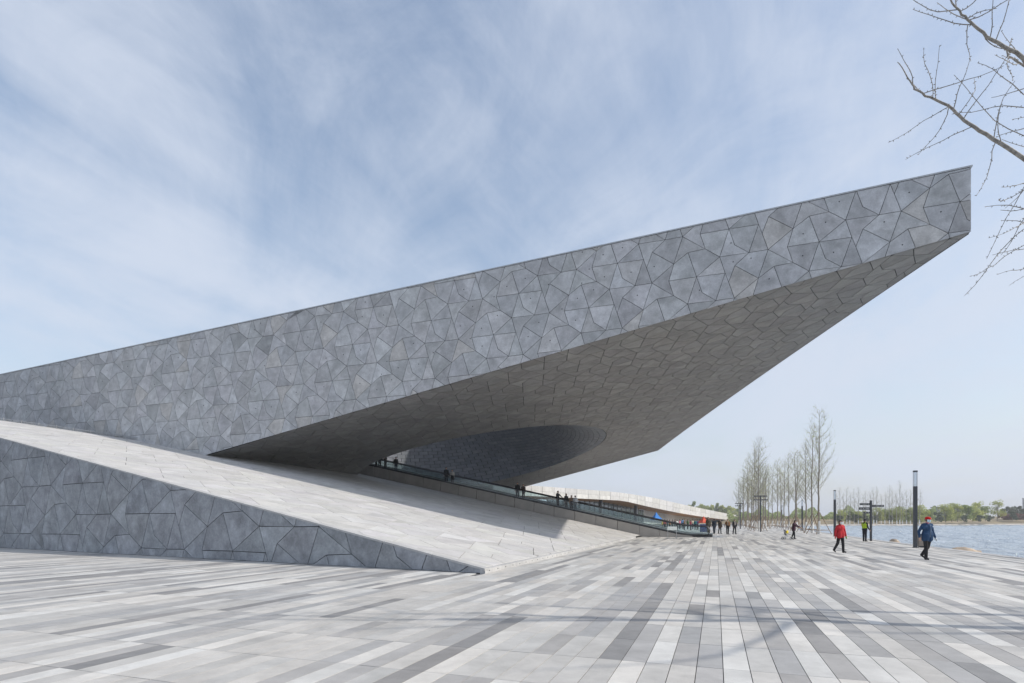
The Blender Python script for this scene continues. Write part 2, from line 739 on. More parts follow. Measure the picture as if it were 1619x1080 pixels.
# lake
# wind waves are real relief: rows thin out with distance
NR, NC = 520, 230
yy = 12.0 * (250 / 12.0) ** (np.arange(NR) / (NR - 1))
tt = np.linspace(.22, 1.35, NC)
gx_, gy_ = np.meshgrid(tt, yy)
gx_ = gx_ * gy_
wz = np.zeros_like(gx_)
gw = np.random.default_rng(3)
for k in range(46):
    lam = 1.3 * (9.0 / 1.3) ** gw.uniform(0, 1)
    th = gw.normal(1.35, .55)
    wz += .0115 * lam ** .55 * np.sin(2 * math.pi / lam * (gx_ * math.cos(th) + gy_ * math.sin(th)) + gw.uniform(0, 6.28))
wverts = [(0, -60, -1.12), (900, -60, -1.12), (900, 330, -1.12), (0, 330, -1.12)] + [tuple(q) for q in np.stack([gx_, gy_, -.92 + wz], -1).reshape(-1, 3)]
wfaces = [(0, 1, 2, 3)] + [(4 + i * NC + k, 4 + i * NC + k + 1, 4 + (i + 1) * NC + k + 1, 4 + (i + 1) * NC + k) for i in range(NR - 1) for k in range(NC - 1)]
o = mesh_obj('lake_water', wverts, wfaces, M['water'], smooth=True)
tag(o, None, kind='structure')
# far bank terrain, rising behind the far shore
FAR_SHORE = [(-900, 207), (40, 207), (96, 207), (112, 209), (126, 214), (150, 222), (185, 236), (230, 244), (320, 240), (420, 225), (900, 215)]
mb = MB()
prof = [(0, -1.3, 0), (.6, -.35, 0), (7, -.25, 1), (16, .1, 1), (30, 1.6, 1), (60, 3.2, 1), (300, 4.0, 1), (4000, 5.0, 1)]
nx = len(FAR_SHORE)
for (dy, z, k) in prof:
    for (x, y) in FAR_SHORE:
        zz_ = z + (random.uniform(-.15, .15) if k else 0)
        if k and x < 100:
            zz_ = min(zz_, .0)
        mb.v.append((x * (1 + dy / 900), y + dy, zz_))
for i in range(len(prof) - 1):
    for k in range(nx - 1):
        mb.f.append([i * nx + k, i * nx + k + 1, (i + 1) * nx + k + 1, (i + 1) * nx + k])
        mb.m.append(0 if i < 2 else 1)
        mb.t.append((1, 1, 1))
o = mb.build('far_bank', [M['edge'], M['grass']], multi=True)
tag(o, None, kind='structure')

# plaza slab: a sheet up to the shore with a quay face
verts = [(x, y, -.022) for (x, y) in SHORE] + [(-700, 207, -.022), (-700, -60, -.022)]
n0 = len(verts)
verts += [(x, y, -1.5) for (x, y) in SHORE]
faces = [list(range(n0))]
mi = [0]
for i in range(len(SHORE) - 1):
    faces.append([i, n0 + i, n0 + i + 1, i + 1])
    mi.append(1)
plaza = mesh_obj('plaza_pavement', verts, faces, [M['pave_joint'], M['edge']], mat_idx=mi)
tag(plaza, None, kind='structure')

TW, TL = .278, 1.22
CLASSES = [((.60, .59, .560), .25), ((.505, .496, .472), .43), ((.395, .392, .385), .22), ((.275, .273, .270), .10)]


def wall_v(u):
    return -u * 5.05 / 32.5 if u < 0 else -99


def shore_x(y):
    for (a, b) in zip(SHORE[:-1], SHORE[1:]):
        if a[1] <= y <= b[1]:
            return a[0] + (b[0] - a[0]) * (y - a[1]) / (b[1] - a[1])
    return 0


tiles = []
for iu in range(-260, 160):
    u = iu * TW
    cls = 1
    for iv in range(-14, 125):
        v = iv * TL - 9.28 + 1.22 * 0
        if random.random() > .60:
            r = random.random()
            cls = 0
            acc = 0
            for k, (_, w_) in enumerate(CLASSES):
                acc += w_
                if r < acc:
                    cls = k
                    break
        x, y, _ = W(u + TW / 2, v + TL / 2)
        if y < 2.2 or y > (150 if u > 0 else 92):
            continue
        px, py = project((x, y, 0))
        if not (-260 < px < 1850):
            continue
        if u < 0 and v + TL > wall_v(u) and v < 46 and u > -60 and v > wall_v(u + TW) + .05:
            continue
        if x > shore_x(y) - .55:
            continue
        tiles.append((y, u, v, cls))
tiles.sort()
inframe = []
others = []
for t in tiles:
    x, y, _ = W(t[1] + TW / 2, t[2] + TL / 2)
    px, py = project((x, y, 0))
    (inframe if (-30 < px < 1650 and py < 1110) else others).append(t)
GAPJ = .0045


def tile_vf(u, v, mesh_local=False):
    g = GAPJ
    cs = [(u + g, v + g), (u + TW - g, v + g), (u + TW - g, v + TL - g), (u + g, v + TL - g)]
    if mesh_local:
        top = [(a, b, 0) for a, b in cs]
        low = [(a, b, -.03) for a, b in cs]
    else:
        top = [W(a, b, 0) for a, b in cs]
        low = [W(a, b, -.03) for a, b in cs]
    return top + low, [(0, 1, 2, 3), (1, 0, 4, 5), (2, 1, 5, 6), (3, 2, 6, 7), (0, 3, 7, 4)]


def tile_tint(c):
    b = CLASSES[c][0]
    k = random.gauss(1, .045)
    w_ = random.uniform(-.018, .018)
    return (b[0] * k * (1 + w_), b[1] * k, b[2] * k * (1 - w_))


tile_meshes = {c: [] for c in range(4)}
for c in range(4):
    for k in range(10):
        v_, f_ = tile_vf(-TW / 2, -TL / 2, True)
        o = mesh_obj('paving_stone', v_, f_, M['paving'], tints=[tile_tint(c)] * 5)
        tile_meshes[c].append(o.data)
        bpy.data.objects.remove(o)
UANG = math.atan2(UX[1], UX[0])
for k, (y, u, v, c) in enumerate(inframe[:300]):
    o = bpy.data.objects.new('paving_stone', random.choice(tile_meshes[c]))
    o.location = W(u + TW / 2, v + TL / 2, random.uniform(-.001, .001))
    o.rotation_euler = (0, 0, UANG)
    o.parent = plaza
    COL.objects.link(o)
rest = MB()
for (y, u, v, c) in inframe[300:] + others:
    v_, f_ = tile_vf(u, v)
    rest.add(v_, f_, tile_tint(c))
tag(rest.build('paving_stones', M['paving'], plaza, tint=True), None, kind='stuff')

# quay coping along the water
for (a, b) in zip(SHORE[1:-1], SHORE[2:]):
    L_ = math.hypot(b[0] - a[0], b[1] - a[1])
    n = max(1, int(L_ / 2.2))
    d = ((b[0] - a[0]) / L_, (b[1] - a[1]) / L_)
    ang = math.atan2(d[1], d[0])
    if a[1] > 80:
        break
    for k in range(n):
        s = (k + .5) * L_ / n
        mb = MB()
        mb.box((0, 0, 0), (L_ / n - .012, .52, .12))
        k_ = random.uniform(.86, 1.0)
        o = mb.build('coping_stone', M['kerb'], plaza, tint=True)
        mesh_t = o.data.attributes['tint']
        mesh_t.data.foreach_set('color', [k_, k_, k_, 1] * len(o.data.polygons))
        o.location = (a[0] + d[0] * s - .26 * d[1] * 1.0, a[1] + d[1] * s + .26 * d[0] * 1.0, -.045)
        o.rotation_euler = (0, 0, ang)

# ------------------------------------------------------------------ the big cantilevered building
V0, V1 = 18.9, 75.5


def soff(u, v):
    t = (v - V0) / (V1 - V0)
    a = 16.18 + .18375 * (u - 18.74)
    b = 12.4 + .2385 * (u + 1.9)
    # the belly swells down into a rounded foot where it lands on the ramp
    foot = 1.2 * math.exp(-(((u + 33.6) / 3.6) ** 2 + ((v - 35.0) / 5.0) ** 2))
    return a * (1 - t) + b * t - foot


def top_z(u):
    return 19.5 + .0512 * (u - 18.74)


def ramp_z(u, v):
    a = max(-u, 0)
    return .09 + a * (.19 + .00128 * min(max(v - .155 * a, 0), 18))


building = empty('cantilevered_building')
tag(building, 'huge grey building with a long pointed cantilever clad in star-patterned concrete panels', 'building')
def map_facade(x, y, d):
    return W(x, V0 + d, y)


fac_planes = [(-.0512, 1, 19.5 - .0512 * 18.74 - .05), (.18375, -1, -(16.18 - .18375 * 18.74)), (1, 0, 18.74), (-1, 0, 66), (0, -1, -3.0)]
panels = []
dots = []
for poly in tiling(-66, 19, 2, 20, (5.534, 15.79)):
    q = clip_many(poly, fac_planes)
    if not q or abs(area2(q)) < .004:
        continue
    q2 = inset(q, .015)
    if q2:
        panels.append([q2])
        if abs(area2(q2)) > .8 and random.random() < .36:
            c = (sum(p[0] for p in q2) / len(q2), sum(p[1] for p in q2) / len(q2))
            dots.append((c[0] + random.uniform(-.12, .12), c[1] + random.uniform(-.1, .25)))
emit_panels(panels, building, 'facade_panel', map_facade, M['facade'], 0.0, .045, tint_facade, 300, 'facade_panels_beyond')
# small dark fixing points, one mesh
mb = MB()
for (x, y) in dots:
    r = .034
    pts = [(x + r * math.cos(k * math.pi / 4), y + r * math.sin(k * math.pi / 4)) for k in range(8)]
    mb.prism(pts, map_facade, -.012, .01)
tag(mb.build('fixing_points', M['joint'], building), None, kind='stuff')

# structural core behind the cladding: facade backing, tip end, far side
bz = lambda u: 16.18 + .18375 * (u - 18.74)
mb = MB()
outline = [(-66, 3.0), (-52.9, 3.0), (18.70, bz(18.70) + .02), (18.70, top_z(18.7) - .02), (-66, top_z(-66) - .02)]
mb.prism(outline, map_facade, .05, .3)
mb.build('facade_backing', M['joint'], building)
# tip end face and far edge fascia
mb = MB()
tipn, tipf = (18.74, V0 + .3), (-1.9, V1)
steps = 24
for (p0, p1) in ((tipn, tipf), (tipf, (-40, V1))):
    b = len(mb.v)
    for k in range(steps + 1):
        t = k / steps
        u, v = p0[0] + (p1[0] - p0[0]) * t, p0[1] + (p1[1] - p0[1]) * t
        mb.v += [W(u, v, soff(u, v) + .0), W(u, v, top_z(u))]
    for k in range(steps):
        mb.f.append([b + 2 * k, b + 2 * k + 2, b + 2 * k + 3, b + 2 * k + 1])
        mb.t.append((1, 1, 1))
        mb.m.append(0)
mb.build('end_wall', M['facade'], building, tint=True)

# round opening in the soffit
OC, OR = (-20.6, 48.4), 15.3
HN = 56
ring = [(OC[0] + OR * math.cos(2 * math.pi * k / HN), OC[1] + OR * math.sin(2 * math.pi * k / HN)) for k in range(HN)]
ring_pl = []
for k in range(HN):
    a = 2 * math.pi * (k + .5) / HN
    ring_pl.append((math.cos(a), math.sin(a), math.cos(a) * OC[0] + math.sin(a) * OC[1] + OR * math.cos(math.pi / HN)))


def minus_ring(poly):
    dist = [math.hypot(p[0] - OC[0], p[1] - OC[1]) for p in poly]
    if max(dist) < OR * .985:
        return []
    if min(dist) > OR + 4:
        return [poly]
    out = []
    cur = poly
    for (nx_, ny_, d) in ring_pl:
        piece = clip(cur, -nx_, -ny_, -d)
        if piece:
            out.append(piece)
        cur = clip(cur, nx_, ny_, d)
        if not cur:
            break
    return out


def map_soffit(x, y, d):
    return W(x, y, soff(x, y) + d)


du, dv = tipf[0] - 18.74, V1 - V0
ln = math.hypot(du, dv)
sof_planes = [(0, -1, -V0 - .03), (0, 1, V1), (dv / ln, -du / ln, (dv * 18.74 - du * V0) / ln), (-1, 0, 40)]
panels = []
for poly in tiling(-40, 19, V0, V1, (3.0, 30.0)):
    q = clip_many(poly, sof_planes)
    if not q or abs(area2(q)) < .03:
        continue
    q = inset(q, .022)
    if not q:
        continue
    pcs = minus_ring(q)
    if pcs:
        panels.append(pcs)
soffit = empty('soffit')
soffit.parent = building
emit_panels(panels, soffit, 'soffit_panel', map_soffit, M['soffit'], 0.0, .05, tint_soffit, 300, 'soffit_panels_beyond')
mb = MB()
step = 1.6
uu = -40
while uu < 19:
    vv = V0
    while vv < V1:
        cell = [(uu, vv), (uu + step, vv), (uu + step, vv + step), (uu, vv + step)]
        cell = clip_many(cell, sof_planes)
        if cell:
            for pc in minus_ring(cell):
                if area2(pc) < 0:
                    pc = pc[::-1]
                mb.add([map_soffit(x, y, .055) for x, y in pc], [list(range(len(pc)))])
        vv += step
    uu += step
mb.build('soffit_backing', M['joint'], soffit)

# hollow dome above the opening, closing to an oculus in the roof
RO = 8.0
OCT = (OC[0] - 4.5, OC[1])
dome_mb = MB()
ND_T, ND_A = 24, 60


def dome_pt(t, a, off=0.0):
    cu, cv = OC[0] + (OCT[0] - OC[0]) * t, OC[1]
    w = max(0.0, math.cos(a - .15)) ** 1.6      # soft rolled lip on the tip side, steep elsewhere
    r = OR - (OR - RO) * (t ** (1.7 * (1 - w) + .75 * w)) + off * (1 - w * .6)
    u, v = cu + r * math.cos(a), cv + r * math.sin(a)
    ur, vr = OC[0] + OR * math.cos(a), OC[1] + OR * math.sin(a)
    z0, z1 = soff(ur, vr), top_z(u)
    return W(u, v, z0 + (z1 - z0) * (t ** (.86 * (1 - w) + 1.75 * w)) + off * w * .8)


for i in range(ND_T):
    for k in range(ND_A):
        sh_ = .5 * (i % 2)
        t0, t1 = i / ND_T + .003, (i + 1) / ND_T - .0
        a0, a1 = 2 * math.pi * (k + sh_) / ND_A + .0026, 2 * math.pi * (k + 1 + sh_) / ND_A - .0026
        q = [dome_pt(t0, a0), dome_pt(t0, a1), dome_pt(t1, a1), dome_pt(t1, a0)]
        q2 = [dome_pt(t0, a0, .1), dome_pt(t0, a1, .1), dome_pt(t1, a1, .1), dome_pt(t1, a0, .1)]
        dome_mb.add(q + q2, [(0, 3, 2, 1), (0, 1, 5, 4), (1, 2, 6, 5), (2, 3, 7, 6), (3, 0, 4, 7)], tint_wall())
dome_back = MB()
for i in range(ND_T):
    for k in range(ND_A):
        a0, a1 = 2 * math.pi * k / ND_A, 2 * math.pi * (k + 1) / ND_A
        dome_back.add([dome_pt(i / ND_T, a0, .12), dome_pt(i / ND_T, a1, .12), dome_pt((i + 1) / ND_T, a1, .12), dome_pt((i + 1) / ND_T, a0, .12)], [(0, 1, 2, 3)])
dome = dome_back.build('dome_shell', M['joint'], building)
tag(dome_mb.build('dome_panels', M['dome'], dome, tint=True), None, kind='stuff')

# roof with the oculus
bm = bmesh.new()


def loop(pts):
    vs = [bm.verts.new(W(u, v, top_z(u))) for (u, v) in pts]
    return [bm.edges.new((vs[k], vs[(k + 1) % len(vs)])) for k in range(len(vs))]


ed = loop([(-66, V0 + .02), (18.70, V0 + .02), tipf, (-66, V1)])
ed += loop([(OCT[0] + RO * math.cos(2 * math.pi * k / 48), OCT[1] + RO * math.sin(2 * math.pi * k / 48)) for k in range(48)])
bmesh.ops.triangle_fill(bm, use_beauty=True, edges=ed)
me = bpy.data.meshes.new('roof')
bm.to_mesh(me)
bm.free()
me.materials.append(M['coping'])
o = bpy.data.objects.new('roof', me)
COL.objects.link(o)
o.parent = building
# metal coping along the top edge
mb = MB()
pts = [(-66, top_z(-66) - .045), (18.79, top_z(18.79) - .045), (18.79, top_z(18.79) + .03), (-66, top_z(-66) + .03)]
mb.prism(pts, map_facade, -.03, .35)
mb.build('roof_coping', M['coping'], building)
# back wall left of the dome so no light leaks in
mb = MB()
for (p0, p1) in (((-66, V1), (-40, V1)), ((-66, V0 + .3), (-66, V1))):
    mb.add([W(*p0, 0), W(*p1, 0), W(*p1, top_z(p1[0])), W(*p0, top_z(p0[0]))], [(0, 1, 2, 3)])
mb.build('rear_wall', M['facade'], building, tint=True)

# ------------------------------------------------------------------ wedge ramp
ramp = empty('wedge_ramp')
tag(ramp, 'broad pale stone ramp rising to the left with a grey panelled side wall', 'ramp')
WL = math.hypot(32.5, 5.05)
WD = (-32.5 / WL, 5.05 / WL)


def map_wall(x, y, d):
    u, v = WD[0] * x, WD[1] * x
    # d inwards (away from the camera)
    return W(u + WD[1] * d, v - WD[0] * d, y)


def wall_top(x):
    return .12 + .1899 * x


wall = empty('side_wall')
wall.parent = ramp
wp = [(-.1899, 1, .12), (0, -1, .0), (-1, 0, 0), (1, 0, 58)]
panels = []
for poly in tiling(0, 58, 0, 12, (17.74, 1.915), 1.27, 1.04, True):
    q = clip_many(poly, wp)
    if q and abs(area2(q)) > .003:
        q = inset(q, .015)
        if q:
            panels.append([q])
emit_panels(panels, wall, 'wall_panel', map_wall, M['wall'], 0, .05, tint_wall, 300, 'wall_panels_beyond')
mb = MB()
mb.prism([(0.5, 0), (58, 0), (58, wall_top(58) - .04), (0.5, wall_top(.5) - .04)], map_wall, .06, .35)
mb.build('wall_backing', M['joint'], wall)
# thin stone edge course where deck meets the wall
mb = MB()
for k in range(29):
    x0, x1 = k * 2 + .01, k * 2 + 1.99
    mb.prism([(x0, wall_top(x0) - .03), (x1, wall_top(x1) - .03), (x1, wall_top(x1) + .035), (x0, wall_top(x0) + .035)], map_wall, -.012, .3)
mb.build('edge_course', M['kerb'], ramp, tint=True)


def map_deck(x, y, d):
    return W(x, y, ramp_z(x, y) + d + .05)


wpl = (-5.05 / WL, -32.5 / WL, -.02)   # v >= wall line
DI = (-8.9, -5.5)
dl = math.hypot(*DI)
# left of the diagonal edge: keep the near side
diag = (DI[1] / dl, -DI[0] / dl, (DI[1] * -39.6 - DI[0] * 19.3) / dl)
regA = [wpl, (1, 0, -.16), (0, 1, 38.6), (-1, 0, 40)]
regB = [wpl, (1, 0, -40), (-1, 0, 58), diag]
panels = []
for poly in tiling(-58, 0, -1, 39, (-7.0, 9.0)):
    for reg in (regA, regB):
        q = clip_many(poly, reg)
        if q and abs(area2(q)) > .03:
            q = inset(q, .012)
            if q:
                panels.append([q])
emit_panels(panels, ramp, 'deck_slab', map_deck, M['deck'], 0, -.05, tint_deck, 300, 'deck_slabs_beyond')
mb = MB()
uu = -58.0
while uu < 0:
    vv = -1.0
    while vv < 39:
        cell = [(uu, vv), (uu + 2, vv), (uu + 2, vv + 2), (uu, vv + 2)]
        for reg in (regA, regB):
            c2 = clip_many(cell, reg)
            if c2:
                mb.add([map_deck(x, y, -.035) for x, y in c2], [list(range(len(c2)))])
        vv += 2
    uu += 2
mb.build('deck_bed', M['joint'], ramp)
# unseen deck behind the walkways, added to keep light off the soffit foot
mb = MB()
for k in range(21):
    u0, u1 = -2.0 * k - .05, -2.0 * (k + 1)
    for v0, v1 in ((45.2, 60.0), (60.0, 75.0)):
        mb.add([W(u0, v0, ramp_z(u0, 40)), W(u1, v0, ramp_z(u1, 40)), W(u1, v1, ramp_z(u1, 40)), W(u0, v1, ramp_z(u0, 40))], [(0, 3, 2, 1)])
    mb.add([W(u0, 75.0, 0), W(u1, 75.0, 0), W(u1, 75.0, ramp_z(u1, 40)), W(u0, 75.0, ramp_z(u0, 40))], [(0, 1, 2, 3)])
mb.build('light_block_deck', M['deck'], ramp, tint=True)
# drain kerb along the foot of the ramp, with little outlet holes
nk = 24
mbd = MB()
for k in range(nk):
    v0, v1 = k * 34.6 / nk + .006, (k + 1) * 34.6 / nk - .006
    mb = MB()
    z1 = .142
    sec = [(0.0, -.02), (0.0, z1), (-.17, z1 + .012), (-.17, -.02)]
    vs = [W(a, v, z) for v in (v0, v1) for (a, z) in sec]
    t = random.uniform(.9, 1.06)
    mb.add(vs, [(0, 1, 2, 3), (7, 6, 5, 4), (0, 4, 5, 1), (1, 5, 6, 2), (2, 6, 7, 3), (3, 7, 4, 0)], (t, t, t))
    mb.build('kerb_stone', M['kerb'], ramp, tint=True)
    for s in (.25, .75):
        vv = v0 + (v1 - v0) * s
        pts = [W(.006, vv + .022 * math.cos(q * math.pi / 4), .07 + .022 * math.sin(q * math.pi / 4)) for q in range(8)]
        pts2 = [W(-.02, vv + .022 * math.cos(q * math.pi / 4), .07 + .022 * math.sin(q * math.pi / 4)) for q in range(8)]
        mbd.add(pts + pts2, [list(range(8))] + [[q, (q + 1) % 8, 8 + (q + 1) % 8, 8 + q] for q in range(8)])
mbd.build('drain_outlets', M['joint'], ramp)
# low edge rail at the upper left
mb = MB()
mbp = MB()
p0 = (-39.6, 19.0)
for k in range(16):
    a = (p0[0] + DI[0] / dl * 1.25 * k, p0[1] + DI[1] / dl * 1.25 * k)
    z = ramp_z(*a) + .05
    mbp.box(W(a[0], a[1], z + .13), (.05, .05, .30), UANG)
e = (p0[0] + DI[0] / dl * 19, p0[1] + DI[1] / dl * 19)
mb.tube([W(*p0, ramp_z(*p0) + .30), W(*e, ramp_z(*e) + .30)], .028, 8)
mb.tube([W(*p0, ramp_z(*p0) + .18), W(*e, ramp_z(*e) + .18)], .014, 6)
rail = empty('edge_railing')
tag(rail, 'low steel railing along the upper left edge of the ramp below the big facade', 'railing')
mb.build('rail', M['steel'], rail)
mbp.build('rail_posts', M['steel'], rail)

# ------------------------------------------------------------------ inclined moving walkways


def walk_z(u):
    if u > 4.9:
        return .03
    if u < 3.1:
        return .222 * (4.0 - u) + .03
    t = (4.9 - u) / 1.8
    return .03 + .222 * .9 * t * t


def walkway(va, vb, label):
    root = empty('moving_walkway', (0, 0, 0))
    tag(root, label, 'walkway', 'inclined moving walkways under the cantilever')
    US = [6.3, 5.5, 4.9, 4.5, 4.1, 3.7, 3.1, 1.0] + [-.9 - 2.0 * k for k in range(17)]
    # treads
    mb = MB()
    n = len(US)
    for u in US:
        mb.v += [W(u, va + .35, walk_z(u)), W(u, vb - .35, walk_z(u))]
    for k in range(n - 1):
        mb.f.append([2 * k, 2 * k + 1, 2 * k + 3, 2 * k + 2])
        mb.t.append((1, 1, 1))
        mb.m.append(0)
    mb.build('pallet_band', M['tread'], root)
    for v, sgn in ((va, -1), (vb, 1)):
        bal = empty('balustrade')
        bal.parent = root
        vin = v - sgn * .24
        # handrail: up, along, and round the newel end
        mb = MB()
        pts = []
        for u in US[::-1][:-2]:
            pts.append(W(u, v, walk_z(u) + .98))
        for k in range(9):
            an = math.pi / 2 - math.pi * k / 8
            pts.append(W(5.6 + .44 * math.cos(an), v, .55 + .44 * math.sin(an)))
        pts.append(W(4.9, v, .11))
        mb.tube(pts, .042, 8)
        mb.build('handrail', M['rubber'], bal, smooth=True)
        # glass panes
        for k in range(n - 1):
            u0, u1 = US[k], US[k + 1]
            if k == 0:
                u0 = 5.9
            if u0 - u1 < .3:
                continue
            z0, z1 = walk_z(u0), walk_z(u1)
            mb = MB()
            a_, b_ = u0 - .012, u1 + .012
            mb.add([W(a_, v, z0 + .10), W(b_, v, z1 + .10), W(b_, v, z1 + .95), W(a_, v, z0 + .95)], [(0, 1, 2, 3)])
            mb.build('glass_pane', M['glass'], bal)
        # skirt (pale inner face) and deck board
        mb = MB()
        for u in US:
            mb.v += [W(u, vin, walk_z(u) + .0), W(u, vin, walk_z(u) + .26), W(u, v - sgn * .06, walk_z(u) + .28)]
        for k in range(n - 1):
            b = 3 * k
            mb.f += [[b, b + 3, b + 4, b + 1], [b + 1, b + 4, b + 5, b + 2]]
            mb.t += [(1, 1, 1)] * 2
            mb.m += [0, 0]
        mb.build('skirt', M['skirt'] if sgn > 0 else M['tread'], bal)
        mb = MB()
        mb.tube([W(u, v, walk_z(u) + .12) for u in US], .05, 6)
        mb.build('bottom_track', M['rubber'], bal)
    # cladding panels on the visible side
    clad = empty('side_cladding')
    clad.parent = root
    cu = [4.6, 3.1, 1.6, -.2] + [-2.3 - 2.1 * k for k in range(16)]
    for u0, u1 in zip(cu[:-1], cu[1:]):
        a_, b_ = u0 - .022, u1 + .022
        za = (ramp_z(a_, 39) - .1) if a_ < 0 else 0
        zb = (ramp_z(b_, 39) - .1) if b_ < 0 else 0
        mb = MB()
        vs = [W(a_, va - .16, za), W(b_, va - .16, zb), W(b_, va - .10, walk_z(b_) + .08), W(a_, va - .10, walk_z(a_) + .08),
              W(a_, va + .1, za), W(b_, va + .1, zb), W(b_, va + .1, walk_z(b_) + .08), W(a_, va + .1, walk_z(a_) + .08)]
        mb.add(vs, [(0, 1, 2, 3), (3, 2, 6, 7), (0, 3, 7, 4), (1, 5, 6, 2)])
        mb.build('cladding_panel', M['clad'], clad)
    # lower landing comb plate
    mb = MB()
    c = W(6.1, (va + vb) / 2, .012)
    mb.box(c, (2.2, vb - va, .02), UANG)
    mb.build('landing_plate', M['steel'], root)
    return root


walkway(39.0, 40.7, 'nearest inclined moving walkway with beige side cladding running beside the stone ramp')
walkway(42.6, 44.3, 'inclined moving walkway behind the nearest one, seen through its glass balustrade')

# ------------------------------------------------------------------ low pavilion beyond
PV_V = 1300.0


def pav_xy(px, back=0.0):
    """point on the pavilion's long front, set back by some metres"""
    Y = 45900 / (PV_V - px)
    d = Vector((.545, 1)).normalized()
    nrm = Vector((-d.y, d.x))
    p = Vector(((px - 809.5) / 900 * Y, Y)) + nrm * back
    return p


def lin(x, pts):
    for (a, b) in zip(pts[:-1], pts[1:]):
        if a[0] <= x <= b[0]:
            return a[1] + (b[1] - a[1]) * (x - a[0]) / (b[0] - a[0])
    return pts[0][1] if x < pts[0][0] else pts[-1][1]


PT = [(780, 6.0), (840, 6.2), (910, 6.5), (977, 6.86), (1010, 6.8), (1039, 6.6), (1070, 6.05), (1104, 5.35), (1135, 4.5), (1163, 3.6)]
PB = [(780, 4.6), (917, 5.0), (987, 5.3), (1013, 4.75), (1050, 3.95), (1091, 2.96), (1125, 2.1), (1163, 1.1)]
PT = [(a, EYE + (b - EYE) * 1.3) for a, b in PT]
PB = [(a, EYE + (b - EYE) * 1.3) for a, b in PB]
pav = empty('low_pavilion')
tag(pav, 'long low pavilion with a pale stone roof slab sloping down, beyond the walkways', 'building')
xs = [780, 800, 820, 840, 858, 876, 894, 912, 930, 948, 965, 980, 994, 1008, 1020, 1032, 1043, 1054, 1064, 1074, 1083, 1092, 1100, 1108, 1116, 1123, 1130, 1137, 1143, 1149, 1154, 1159, 1163]
for a, b in zip(xs[:-1], xs[1:]):
    for r_ in range(2):
        def q(px, t):
            p = pav_xy(px)
            return (p.x, p.y, lin(px, PB) + (lin(px, PT) - lin(px, PB)) * t)
        t0, t1 = r_ * .5 + .006, r_ * .5 + .494
        e_ = (b - a) * .012
        mb = MB()
        fr = [q(a + e_, t0), q(b - e_, t0), q(b - e_, t1), q(a + e_, t1)]
        bk = [(x - .25, y + .14, z) for x, y, z in fr]
        k = random.gauss(1, .06)
        mb.add(fr + bk, [(0, 1, 2, 3), (3, 2, 6, 7), (1, 0, 4, 5), (0, 3, 7, 4), (1, 5, 6, 2)], (k, k, k * random.uniform(.97, 1.02)))
        mb.build('fascia_panel', M['pavilion'], pav, tint=True)
# roof + wooden soffit + end
roof_mb, sof_mb, back_mb, glass_mb = MB(), MB(), MB(), MB()
for a, b in zip(xs[:-1], xs[1:]):
    pa, pb, qa, qb = pav_xy(a, .2), pav_xy(b, .2), pav_xy(a, 30), pav_xy(b, 30)
    roof_mb.add([(pa.x, pa.y, lin(a, PT) - .02), (pb.x, pb.y, lin(b, PT) - .02), (qb.x, qb.y, lin(b, PT) + .3), (qa.x, qa.y, lin(a, PT) + .3)], [(0, 1, 2, 3)])
    pa, pb, qa, qb = pav_xy(a, .05), pav_xy(b, .05), pav_xy(a, 5.0), pav_xy(b, 5.0)
    sof_mb.add([(pa.x, pa.y, lin(a, PB) + .02), (pb.x, pb.y, lin(b, PB) + .02), (qb.x, qb.y, lin(b, PB) - .25), (qa.x, qa.y, lin(a, PB) - .25)], [(3, 2, 1, 0)])
    if a >= 1043:
        back_mb.add([(qa.x, qa.y, 0), (qb.x, qb.y, 0), (qb.x, qb.y, lin(b, PB) - .25), (qa.x, qa.y, lin(a, PB) - .25)], [(0, 1, 2, 3)])
roof_mb.build('roof', M['coping'], pav)
sof_mb.build('timber_soffit', M['wood'], pav)
if back_mb.v:
    back_mb.build('rear_stone_wall', M['pavilion'], pav, tint=True)
gx = 900.0
while gx < 1043:
    gb = min(gx + 8.5 * (1 - (gx - 900) / 400), 1043)
    a, b = pav_xy(gx, 5.0), pav_xy(gb, 5.0)
    za, zb = lin(gx, PB) - .25, lin(gb, PB) - .25
    d = (b - a)
    ga, gb_ = a + d * .04, b - d * .04
    mb = MB()
    mb.add([(ga.x, ga.y, .1), (gb_.x, gb_.y, .1), (gb_.x, gb_.y, zb - .05), (ga.x, ga.y, za - .05)], [(0, 1, 2, 3)])
    mb.build('window_pane', M['window'], pav)
    mb = MB()
    mb.box((a.x + .08, a.y - .05, za / 2), (.14, .18, za), math.atan2(d.y, d.x))
    mb.build('mullion', M['post'], pav)
    gx = gb
for px in (905, 960, 1014):
    c = pav_xy(px, 1.6)
    h_ = lin(px, PB) - .05
    mb = MB()
    mb.bbox((c.x, c.y, h_ / 2), (.75, .75, h_), .05, math.atan2(1, .545))
    mb.build('column', M['post'], pav)

# ------------------------------------------------------------------ street furniture


def lamp_post(loc, label):
    r = empty('lamp_post', loc, UANG)
    tag(r, label, 'street lamp', 'square lamp posts along the lakeside')
    mb = MB()
    mb.bbox((0, 0, 1.78), (.19, .19, 3.56), .012)
    mb.build('post', M['post'], r)
    mb = MB()
    mb.box((0, 0, .012), (.27, .27, .024))
    mb.build('base_plate', M['post'], r)
    mb = MB()
    mb.box((0, 0, 3.975), (.145, .145, .82))
    mb.build('glass_head', M['lampglass'], r)
    mb = MB()
    for sx in (-1, 1):
        for sy in (-1, 1):
            mb.box((sx * .083, sy * .083, 3.975), (.014, .014, .83))
    mb.build('corner_rods', M['steel'], r)
    mb = MB()
    mb.bbox((0, 0, 4.43), (.20, .20, .09), .01)
    mb.build('cap', M['post'], r)
    return r


